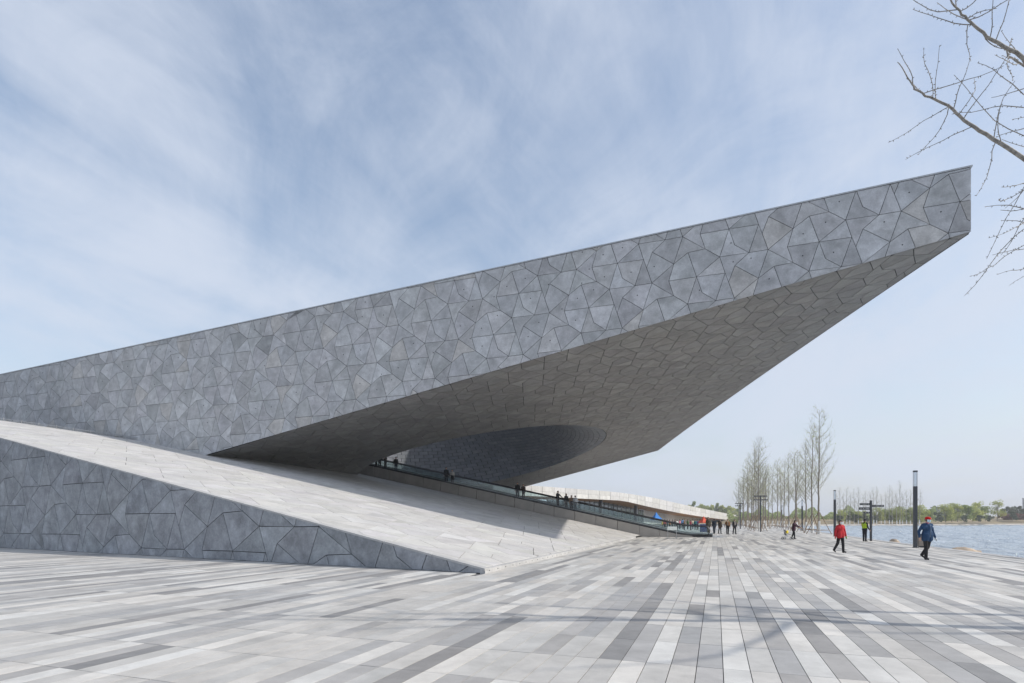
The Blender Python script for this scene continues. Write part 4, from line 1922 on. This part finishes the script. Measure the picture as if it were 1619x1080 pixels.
def person(loc, heading, label, group=None, H=1.70, voxel=.02, top=(.1, .1, .1), legs=(.02, .02, .022), sleeve=None, shoe=(.02, .02, .02),
           hipR=0.0, kneeR=0.0, hipL=0.0, kneeL=0.0, armR=(.05, .16, .25), armL=(.05, .16, .25), lean=0.0, coat=0.0, bulk=1.0, legw=1.18,
           fingers=False, hair='short', cap=None, mask=None, hand_col=None, handL_col=None, vest=None, head_turn=0.0, shirt=None, scarf=None):
    """facing -Y locally; R is the figure's own right (-X when facing the camera means viewer's left)"""
    k = H / 1.70
    prims = []   # p0,r0,p1,r1,mat

    def add(p0, r0, p1, r1, m_):
        prims.append((Vector(p0), r0, Vector(p1), r1, m_))
    T, Lg, S, SK = 'top', 'legs', 'sleeve', 'skin'
    # trunk
    hz = .93
    lv = Vector((0, -math.sin(lean), math.cos(lean)))

    def tr(x, y, z):
        return Vector((x, 0, hz)) + lv * (z - hz) + Vector((0, y, 0))
    add((-.075, 0, hz - .01), .118 * bulk, (.075, 0, hz - .01), .118 * bulk, T if coat > .02 else Lg)
    add(tr(-.06, 0, 1.08), .130 * bulk, tr(.06, 0, 1.08), .130 * bulk, T)
    add(tr(-.09, .005, 1.27), .128 * bulk, tr(.09, .005, 1.27), .128 * bulk, T)
    add(tr(-.135, .01, 1.39), .068, tr(.135, .01, 1.39), .068, T)
    add(tr(0, 0, 1.05), .13 * bulk, tr(0, 0, 1.30), .135 * bulk, T)
    if coat > 0:
        add(tr(-.08, .0, 1.0), .135 * bulk, (-.085, 0, hz - coat), .128 * bulk, T)
        add(tr(.08, .0, 1.0), .135 * bulk, (.085, 0, hz - coat), .128 * bulk, T)
    # collar, neck, head
    add(tr(0, .01, 1.42), .066, tr(0, .005, 1.465), .060, scarf and 'scarf' or T)
    add(tr(0, .005, 1.42), .052, tr(0, -.01, 1.53), .050, SK)
    hc = tr(0, -.02, 1.585)
    fw = Vector((math.sin(head_turn), -math.cos(head_turn), 0))
    sd = Vector((math.cos(head_turn), math.sin(head_turn), 0))
    add(hc + Vector((0, 0, .018)) - fw * .018, .088, hc + Vector((0, 0, .018)) + fw * .008, .084, SK)
    add(hc + fw * .035 + Vector((0, 0, -.02)), .062, hc + fw * .045 + Vector((0, 0, -.065)), .042, SK)
    add(hc + fw * .092 + Vector((0, 0, .005)), .010, hc + fw * .105 + Vector((0, 0, -.022)), .015, SK)
    for s in (-1, 1):
        add(hc + sd * s * .083 + Vector((0, 0, .012)), .016, hc + sd * s * .083 + Vector((0, 0, -.022)), .012, SK)
    # legs
    for s, hip, knee in ((-1, hipR, kneeR), (1, hipL, kneeL)):
        h0 = Vector((s * .09, 0, hz - .04))
        kn = h0 + Vector((s * .005, -math.sin(hip) * .42, -math.cos(hip) * .42))
        sh_a = hip - knee
        an = kn + Vector((0, -math.sin(sh_a) * .40, -math.cos(sh_a) * .40))
        add(h0, .088 * legw ** .6, kn, .060 * legw, Lg)
        add(kn, .062 * legw, an + Vector((0, 0, -.03)), .050 * legw, Lg)
        toe = an + Vector((s * .02, -.14 * math.cos(min(max(sh_a, -.9), .5)), -.045 + .14 * math.sin(sh_a) * .9))
        heel = an + Vector((0, .035, -.035))
        add(heel, .040, toe, .034, 'shoe')
        add(an, .044, heel, .040, 'shoe')
    # arms
    for s, (fwd, ab, el), hm in ((-1, armR, 'hand'), (1, armL, 'handL')):
        sh0 = tr(s * .185, .01, 1.375)
        d1 = Vector((s * math.sin(ab), -math.sin(fwd) * math.cos(ab), -math.cos(fwd) * math.cos(ab)))
        e = sh0 + d1 * .29
        f2 = fwd + el
        ab2 = ab * .25 if el < 1.2 else -ab * 1.6
        d2 = Vector((s * math.sin(ab2), -math.sin(f2) * math.cos(ab2), -math.cos(f2) * math.cos(ab2)))
        wv = e + d2 * .245
        add(sh0, .066 * bulk ** .5, e, .052, S)
        add(e, .052, wv, .040, S)
        if fingers:
            add(wv, .026, wv + d2 * .07, .030, hm)
            acr = d2.cross(Vector((s, 0, 0)))
            acr = acr.normalized() if acr.length > .1 else Vector((0, 1, 0))
            for q in range(4):
                b0 = wv + d2 * .085 + acr * (q - 1.5) * .0195
                ln_ = (.065, .075, .070, .055)[q]
                m1 = b0 + d2 * ln_ * .55
                m2 = m1 + (d2 * .8 + Vector((-s, 0, 0)) * .6).normalized() * ln_ * .5
                add(b0, .0095, m1, .009, hm)
                add(m1, .009, m2, .008, hm)
            b0 = wv + d2 * .03 - acr * .028
            m1 = b0 + (d2 * .6 - acr * .8).normalized() * .035
            m2 = m1 + (d2 * .95 + Vector((-s, 0, 0)) * .3).normalized() * .032
            add(b0, .013, m1, .011, hm)
            add(m1, .011, m2, .009, hm)
        else:
            add(wv, .030, wv + d2 * .085, .036, hm)
            add(wv + d2 * .09, .026, wv + d2 * .15 + Vector((-s * .02, 0, 0)), .014, hm)
            add(wv + d2 * .03, .018, wv + d2 * .08 + Vector((0, -.045, 0)), .012, hm)
    vs, fs = [], []
    for (p0, r0, p1, r1, _) in prims:
        v_, f_ = capsule(p0, r0, p1, r1)
        b = len(vs)
        vs += v_
        fs += [[i + b for i in f] for f in f_]
    me = bpy.data.meshes.new('body')
    me.from_pydata([tuple(v) for v in vs], [], fs)
    ob = bpy.data.objects.new('body', me)
    COL.objects.link(ob)
    md = ob.modifiers.new('r', 'REMESH')
    md.mode = 'VOXEL'
    md.voxel_size = voxel
    sm = ob.modifiers.new('s', 'SMOOTH')
    sm.iterations = 2
    sm.factor = .5
    dg = bpy.context.evaluated_depsgraph_get()
    me2 = bpy.data.meshes.new_from_object(ob.evaluated_get(dg))
    bpy.data.objects.remove(ob)
    keys = ['top', 'legs', 'sleeve', 'skin', 'shoe', 'hand', 'handL', 'vest', 'shirt', 'scarf']
    cols = dict(top=cloth(top), legs=cloth(legs), sleeve=cloth(sleeve or top), skin=SKIN, shoe=cloth(shoe, .6), hand=cloth(hand_col) if hand_col else SKIN,
                handL=cloth(handL_col or hand_col) if (handL_col or hand_col) else SKIN, vest=cloth(vest or (.5, .5, .5)), shirt=cloth(shirt or (.5, .5, .5)), scarf=cloth(scarf or (.5, .5, .5)))
    me2.materials.clear()
    for q in keys:
        me2.materials.append(cols[q])
    nf = len(me2.polygons)
    cen = np.zeros(nf * 3)
    me2.polygons.foreach_get('center', cen)
    cen = cen.reshape(-1, 3)
    best = np.full(nf, 1e9)
    idx = np.zeros(nf, dtype=np.int32)
    for (p0, r0, p1, r1, m_) in prims:
        a = np.array(p0)
        d = np.array(p1) - a
        t = np.clip(((cen - a) @ d) / max(d @ d, 1e-9), 0, 1)
        dist = np.linalg.norm(cen - (a + t[:, None] * d), axis=1) - (r0 + (r1 - r0) * t)
        better = dist < best
        best = np.where(better, dist, best)
        idx[better] = keys.index(m_)
    ti = idx == 0
    if vest:
        idx[ti & (cen[:, 2] < 1.33) & (cen[:, 2] > .98)] = keys.index('vest')
        idx[ti & (abs(abs(cen[:, 0]) - .11) < .04) & (cen[:, 2] > 1.3)] = keys.index('vest')
    if shirt:
        idx[ti & (abs(cen[:, 0]) < .035) & (cen[:, 1] < 0) & (cen[:, 2] > 1.02)] = keys.index('shirt')
    me2.polygons.foreach_set('material_index', idx)
    me2.polygons.foreach_set('use_smooth', np.ones(nf, dtype=bool))
    me2.name = 'body'
    # feet on the ground
    co = np.zeros(len(me2.vertices) * 3)
    me2.vertices.foreach_get('co', co)
    zmin = co.reshape(-1, 3)[:, 2].min()
    root = empty('person', loc, heading)
    root.scale = (k, k, k)
    tag(root, label, 'person', group)
    b = bpy.data.objects.new('body', me2)
    COL.objects.link(b)
    b.parent = root
    b.location = (0, 0, -zmin)
    ang = head_turn

    def attach(mb, name, mat):
        o_ = mb.build(name, mat, root, smooth=True)
        o_.location = (hc.x, hc.y, hc.z - zmin)
        o_.rotation_euler = (0, 0, ang)
        return o_
    # hair / cap / mask / eyes
    if cap:
        mb = MB()
        mb.lathe([(.099, .020), (.101, .045), (.096, .075), (.078, .103), (.045, .122), (.004, .128)], 16, sy=1.08)
        c_ = attach(mb, 'cap', cloth(cap))
        mb = MB()
        pts_u, pts_l = [], []
        for q in range(9):
            a = math.pi + math.pi * q / 8
            x, y = .088 * math.cos(a), -.07 + .105 * math.sin(a)
            pts_u.append((x, y, .034 - .012 * abs(math.sin(a))))
            pts_l.append((x, y, .026 - .012 * abs(math.sin(a))))
        mb.add(pts_u + pts_l, [list(range(9)), list(range(17, 8, -1))] + [[q, q + 1, q + 10, q + 9] for q in range(8)])
        br = mb.build('brim', cloth(cap), c_)
        mb = MB()
        mb.lathe([(.093, -.045), (.096, -.01), (.096, .02)], 14, c=(0, .018, 0), sy=.98)
        attach(mb, 'hair', HAIR)
    else:
        mb = MB()
        n_ = 16
        rings = []
        low = -.055 if hair == 'long' else -.02
        for (r_, z_) in [(.094, low), (.100, .02), (.099, .05), (.088, .082), (.062, .106), (.004, .118)]:
            ring_ = []
            for q in range(n_):
                a = 2 * math.pi * q / n_
                y = math.sin(a)
                zc = z_
                if y < -.25 and z_ < .055:
                    zc = .055 + (z_ - low) * .02
                ring_.append((r_ * math.cos(a), .006 + r_ * 1.10 * y, zc))
            rings.append(ring_)
        for ring_ in rings:
            mb.v += ring_
        for i in range(len(rings) - 1):
            for q in range(n_):
                q2 = (q + 1) % n_
                mb.f.append([i * n_ + q, i * n_ + q2, (i + 1) * n_ + q2, (i + 1) * n_ + q])
                mb.t.append((1, 1, 1))
                mb.m.append(0)
        attach(mb, 'hair', HAIR)
        if hair == 'long':
            mb = MB()
            v_, f_ = capsule((0, .06, .02), .07, (0, .075, -.13), .05)
            mb.add(v_, f_)
            attach(mb, 'back_hair', HAIR)
    if mask:
        mb = MB()
        rings = []
        for i in range(5):
            z_ = .012 - i * .028
            bul = .012 * math.sin(math.pi * i / 4)
            for q in range(9):
                a = -math.pi / 2 + (q - 4) / 4 * 1.15
                rr = .100 + bul - .006 * i
                mb.v.append((rr * .86 * math.cos(a), -.012 + (rr + .012) * math.sin(a), z_))
        for i in range(4):
            for q in range(8):
                mb.f.append([i * 9 + q, i * 9 + q + 1, (i + 1) * 9 + q + 1, (i + 1) * 9 + q])
                mb.t.append((1, 1, 1))
                mb.m.append(0)
        attach(mb, 'face_mask', cloth(mask))
    if fingers:
        for s in (-1, 1):
            mb = MB()
            v_, f_ = capsule((s * .032, -.088, .022), .011, (s * .034, -.087, .022), .011, 8)
            mb.add(v_, f_)
            attach(mb, 'eye', HAIR)
    return root


BK = (.02, .021, .024)
# the two walkers in front
pm = person((16.93, 23.2, 0), .12, 'walking man in a blue jacket, red cap and face mask beside the tall lamp post', H=1.73, voxel=.010, top=(.020, .056, .125), legs=(.022, .022, .024),
            hipR=.10, kneeR=.12, hipL=-.22, kneeL=.55, armR=(-.28, .42, .55), armL=(-.15, .36, .55), coat=.10, bulk=1.06, fingers=True, cap=(.50, .012, .012), mask=(.60, .76, .86),
            handL_col=(.66, .68, .68), scarf=(.55, .20, .26))
mb = MB()
mb.box((.11, -.165, 1.33), (.05, .012, .045))
o = mb.build('chest_badge', cloth((.55, .60, .66)), pm)
mb = MB()
mb.tube([(0, -.150, 1.40), (0, -.172, 1.25), (0, -.168, 1.02), (0, -.150, .90)], .006, 5)
mb.build('zip', cloth((.30, .36, .44)), pm)
person((16.17, 28.02, 0), .25, 'walking woman in a red jacket and white face mask with a green glove', H=1.60, voxel=.010, top=(.45, .024, .032), legs=(.018, .018, .020),
       hipR=-.20, kneeR=.45, hipL=.16, kneeL=.10, armR=(-.05, .40, .12), armL=(.02, .34, .20), coat=.06, bulk=1.08, fingers=True, hair='long', mask=(.72, .75, .76),
       hand_col=(.45, .06, .06), handL_col=(.20, .38, .05), scarf=(.45, .05, .06))
g_ = person((26.15, 42.2, 0), 1.9, 'guard in a lime hi-vis vest and dark cap standing beside the direction signpost', H=1.66, voxel=.016, top=BK, legs=(.018, .02, .026), sleeve=(.03, .03, .035),
            armR=(.1, .2, .5), armL=(.25, .15, .9), bulk=1.1, cap=(.02, .02, .03), vest=(.42, .58, .03))
mb = MB()
mb.lathe([(.066, 0), (.070, .03), (.070, .12), (.066, .15)], 12, c=(.205, -.01, 1.20))
mb.build('orange_armband', cloth((.75, .12, .05)), g_)
mb = MB()
mb.box((.16, -.36, .92), (.02, .17, .22), .3)
mb.build('white_papers', M['white'], g_)

sw = person((23.35, 47.2, 0), .75, 'woman in a dark plum coat leaning over the handle of a stroller', H=1.58, voxel=.016, top=(.055, .022, .038), legs=BK, hipR=.25, kneeR=.2, hipL=-.15, kneeL=.25,
            armR=(.75, .12, .35), armL=(.75, .12, .35), lean=.20, coat=.12, bulk=1.08, hair='long')
# stroller
st = empty('stroller', (22.62, 46.75, 0), .75)
tag(st, 'light folding stroller with a small yellow seat pushed by the woman in plum', 'stroller')
for (x, y) in ((-.22, -.36), (.22, -.36), (-.24, .30), (.24, .30)):
    mb = MB()
    pts = [(x, y + .085 * math.cos(a), .095 + .085 * math.sin(a)) for a in [2 * math.pi * q / 12 for q in range(13)]]
    mb.tube(pts, .016, 6)
    wh = mb.build('wheel', M['rubber'], st)
    mb = MB()
    for q in range(3):
        a = math.pi * q / 3
        mb.tube([(x, y + .08 * math.cos(a), .095 + .08 * math.sin(a)), (x, y - .08 * math.cos(a), .095 - .08 * math.sin(a))], .006, 4)
    mb.build('spokes', M['steel'], wh)
for s in (-1, 1):
    mb = MB()
    mb.tube([(s * .22, -.36, .1), (s * .21, .1, .55), (s * .2, .42, .98)], .013, 6)
    mb.tube([(s * .24, .30, .1), (s * .21, -.05, .50)], .013, 6)
    mb.build('frame_side', M['white'], st)
mb = MB()
mb.tube([(-.2, .42, .98), (.2, .42, .98)], .018, 6)
mb.build('handle', M['rubber'], st)
mb = MB()
mb.add([(-.19, -.2, .40), (.19, -.2, .40), (.19, .1, .36), (-.19, .1, .36), (.19, .24, .80), (-.19, .24, .80), (-.19, -.2, .36), (.19, -.2, .36), (.19, .12, .32), (-.19, .12, .32), (.19, .27, .79), (-.19, .27, .79)],
       [(0, 1, 2, 3), (3, 2, 4, 5), (7, 6, 9, 8), (8, 9, 11, 10), (0, 6, 7, 1), (4, 10, 11, 5)])
mb.build('seat', cloth((.05, .05, .07)), st)
mb = MB()
mb.bbox((0, .02, .60), (.30, .12, .26), .04)
mb.build('yellow_cushion', cloth((.70, .55, .05)), st)

# five strolling in a loose line
grp = 'people strolling in a loose line by the walkways'
person((21.35, 61.9, 0), .1, 'tall person in a long olive coat, leftmost of the strolling group', grp, H=1.86, voxel=.018, top=(.060, .052, .036), legs=(.075, .065, .052), hipR=.1, hipL=-.12, kneeL=.2, coat=.10, bulk=1.15)
person((22.95, 64.6, 0), 3.1, 'person in a navy padded jacket, second from left in the strolling group', grp, H=1.66, voxel=.018, top=(.025, .035, .055), legs=(.035, .045, .065), hipR=.16, hipL=-.1, kneeL=.2, bulk=1.15)
person((23.6, 64.6, 0), .3, 'person in a dark brown coat, middle of the strolling group', grp, H=1.62, voxel=.018, top=(.042, .030, .022), legs=BK, hipR=-.1, kneeR=.2, hipL=.1, bulk=1.1, hair='long', coat=.15)
person((23.45, 61.9, 0), -.2, 'person in a tan jacket and black trousers, fourth from left in the strolling group', grp, H=1.64, voxel=.018, top=(.20, .095, .035), legs=BK, hipR=.15, hipL=-.12, kneeL=.3, shirt=(.5, .45, .4), armR=(-.1, .35, .3), bulk=1.1)
person((24.2, 61.9, 0), .1, 'person in an open black jacket over a pale shirt, rightmost of the strolling group', grp, H=1.64, voxel=.018, top=(.022, .022, .028), legs=BK, hipR=-.12, kneeR=.2, hipL=.12, shirt=(.55, .5, .45))

# riders on the walkway
grp = 'people riding the moving walkway'


def rider(u, v, hd, label, **kw):
    z = walk_z(u)
    return person(W(u, v, z), hd, label, grp, voxel=.02, **kw)


rider(-29.9, 39.95, 2.6, 'dark rider partly behind the soffit edge, farthest up the walkway', H=1.60, top=(.05, .05, .055), legs=(.05, .055, .06))
rider(-29.3, 39.75, 3.0, 'tall rider in black with hands down near the top of the walkway', H=1.74, top=BK, legs=(.03, .035, .04))
rider(-28.75, 40.05, -.4, 'long-haired rider in grey raising a phone near the top of the walkway', H=1.58, top=(.10, .095, .09), legs=(.05, .055, .065), hair='long', armR=(.5, .1, 1.7), armL=(.5, .1, 1.7))
rider(-27.2, 39.75, .2, 'lone rider in black jacket and blue jeans with a walking stick', H=1.68, top=BK, legs=(.02, .035, .07), armR=(.2, .25, .2))
rider(-20.95, 39.75, .2, 'rider in dark clothes standing beside one in a white top', H=1.70, top=(.025, .03, .035), legs=BK)
rider(-20.35, 40.0, -.1, 'rider in a white top with black hair on the upper walkway', H=1.58, top=(.52, .50, .47), legs=BK, hair='long')
rider(-12.75, 39.7, .1, 'rider in black next to one in brown, halfway down the walkway', H=1.70, top=BK, legs=BK)
rider(-12.2, 39.95, -.3, 'rider in dark brown next to one in black, halfway down the walkway', H=1.64, top=(.06, .04, .03), legs=BK, armR=(.5, .1, 1.5), hair='long')
rider(-8.45, 39.75, .8, 'rider in a charcoal jacket resting an arm on the handrail', H=1.72, top=(.035, .035, .04), legs=BK, armL=(.5, .6, .4))
rider(-7.55, 39.65, .5, 'rider in black, left of the white-topped one on the lower walkway', H=1.62, top=BK, legs=(.05, .05, .05), hair='long')
rider(-7.1, 40.0, .1, 'rider in beige between two others on the lower walkway', H=1.56, top=(.30, .20, .14), legs=(.05, .05, .055), hair='long')
rider(-6.65, 39.75, 2.9, 'rider in a white jacket with grey trousers on the lower walkway', H=1.62, top=(.55, .56, .58), legs=(.13, .15, .17))

# walking stick of the lone rider
mb = MB()
p = W(-27.55, 39.6, walk_z(-27.5))
mb.tube([(p[0] + .12, p[1], p[2] + .85), (p[0] - .12, p[1], p[2])], .014, 6)
mb.tube([(p[0] + .12, p[1], p[2] + .85), (p[0] + .15, p[1], p[2] + .90), (p[0] + .22, p[1], p[2] + .88)], .014, 6)
o = mb.build('walking_stick', M['post'])
tag(o, 'dark walking stick held by the lone rider near the top of the walkway', 'stick')

# queue behind the walkway ends
grp = 'queue in front of the pavilion'
QC = [('yellow', (.70, .50, .05)), ('red', (.50, .03, .04)), ('navy', (.03, .04, .10)), ('orange', (.70, .22, .04)), ('grey', (.22, .22, .23)), ('black', BK), ('white', (.60, .60, .58)), ('pink', (.60, .22, .28)),
      ('sky blue', (.15, .34, .60)), ('brown', (.16, .09, .05)), ('green', (.08, .17, .06)), ('maroon', (.20, .03, .05)), ('cream', (.55, .48, .36)), ('teal', (.04, .18, .20)), ('violet', (.16, .07, .24))]
random.seed(15)
for k, (nm, c) in enumerate(QC):
    px = 1046 + k * 4.1 + random.uniform(-1, 1)
    Y = random.uniform(86, 96)
    person(ground_at(px, Y), random.uniform(0, 6.28), f'small distant person in {nm} in the queue behind the walkway handrails', grp, H=random.uniform(1.52, 1.72), voxel=.035, top=c, legs=(.03, .035, .05))

# ------------------------------------------------------------------ thin spring haze over the whole place
mb = MB()
mb.box((0, 3300, 9.4), (10400, 7800, 24.4))
hz_ = mb.build('haze', [])
hm = bpy.data.materials.new('haze_air')
hm.use_nodes = True
hm.node_tree.nodes.clear()
ho = hm.node_tree.nodes.new('ShaderNodeOutputMaterial')
hv = hm.node_tree.nodes.new('ShaderNodeVolumePrincipled')
hv.inputs['Color'].default_value = (.90, .93, .97, 1)
hv.inputs['Density'].default_value = .0005
hv.inputs['Anisotropy'].default_value = .2
hm.node_tree.links.new(hv.outputs[0], ho.inputs['Volume'])
hz_.data.materials.clear()
hz_.data.materials.append(hm)
tag(hz_, 'pale spring haze filling the air over plaza and lake', None, kind='stuff')
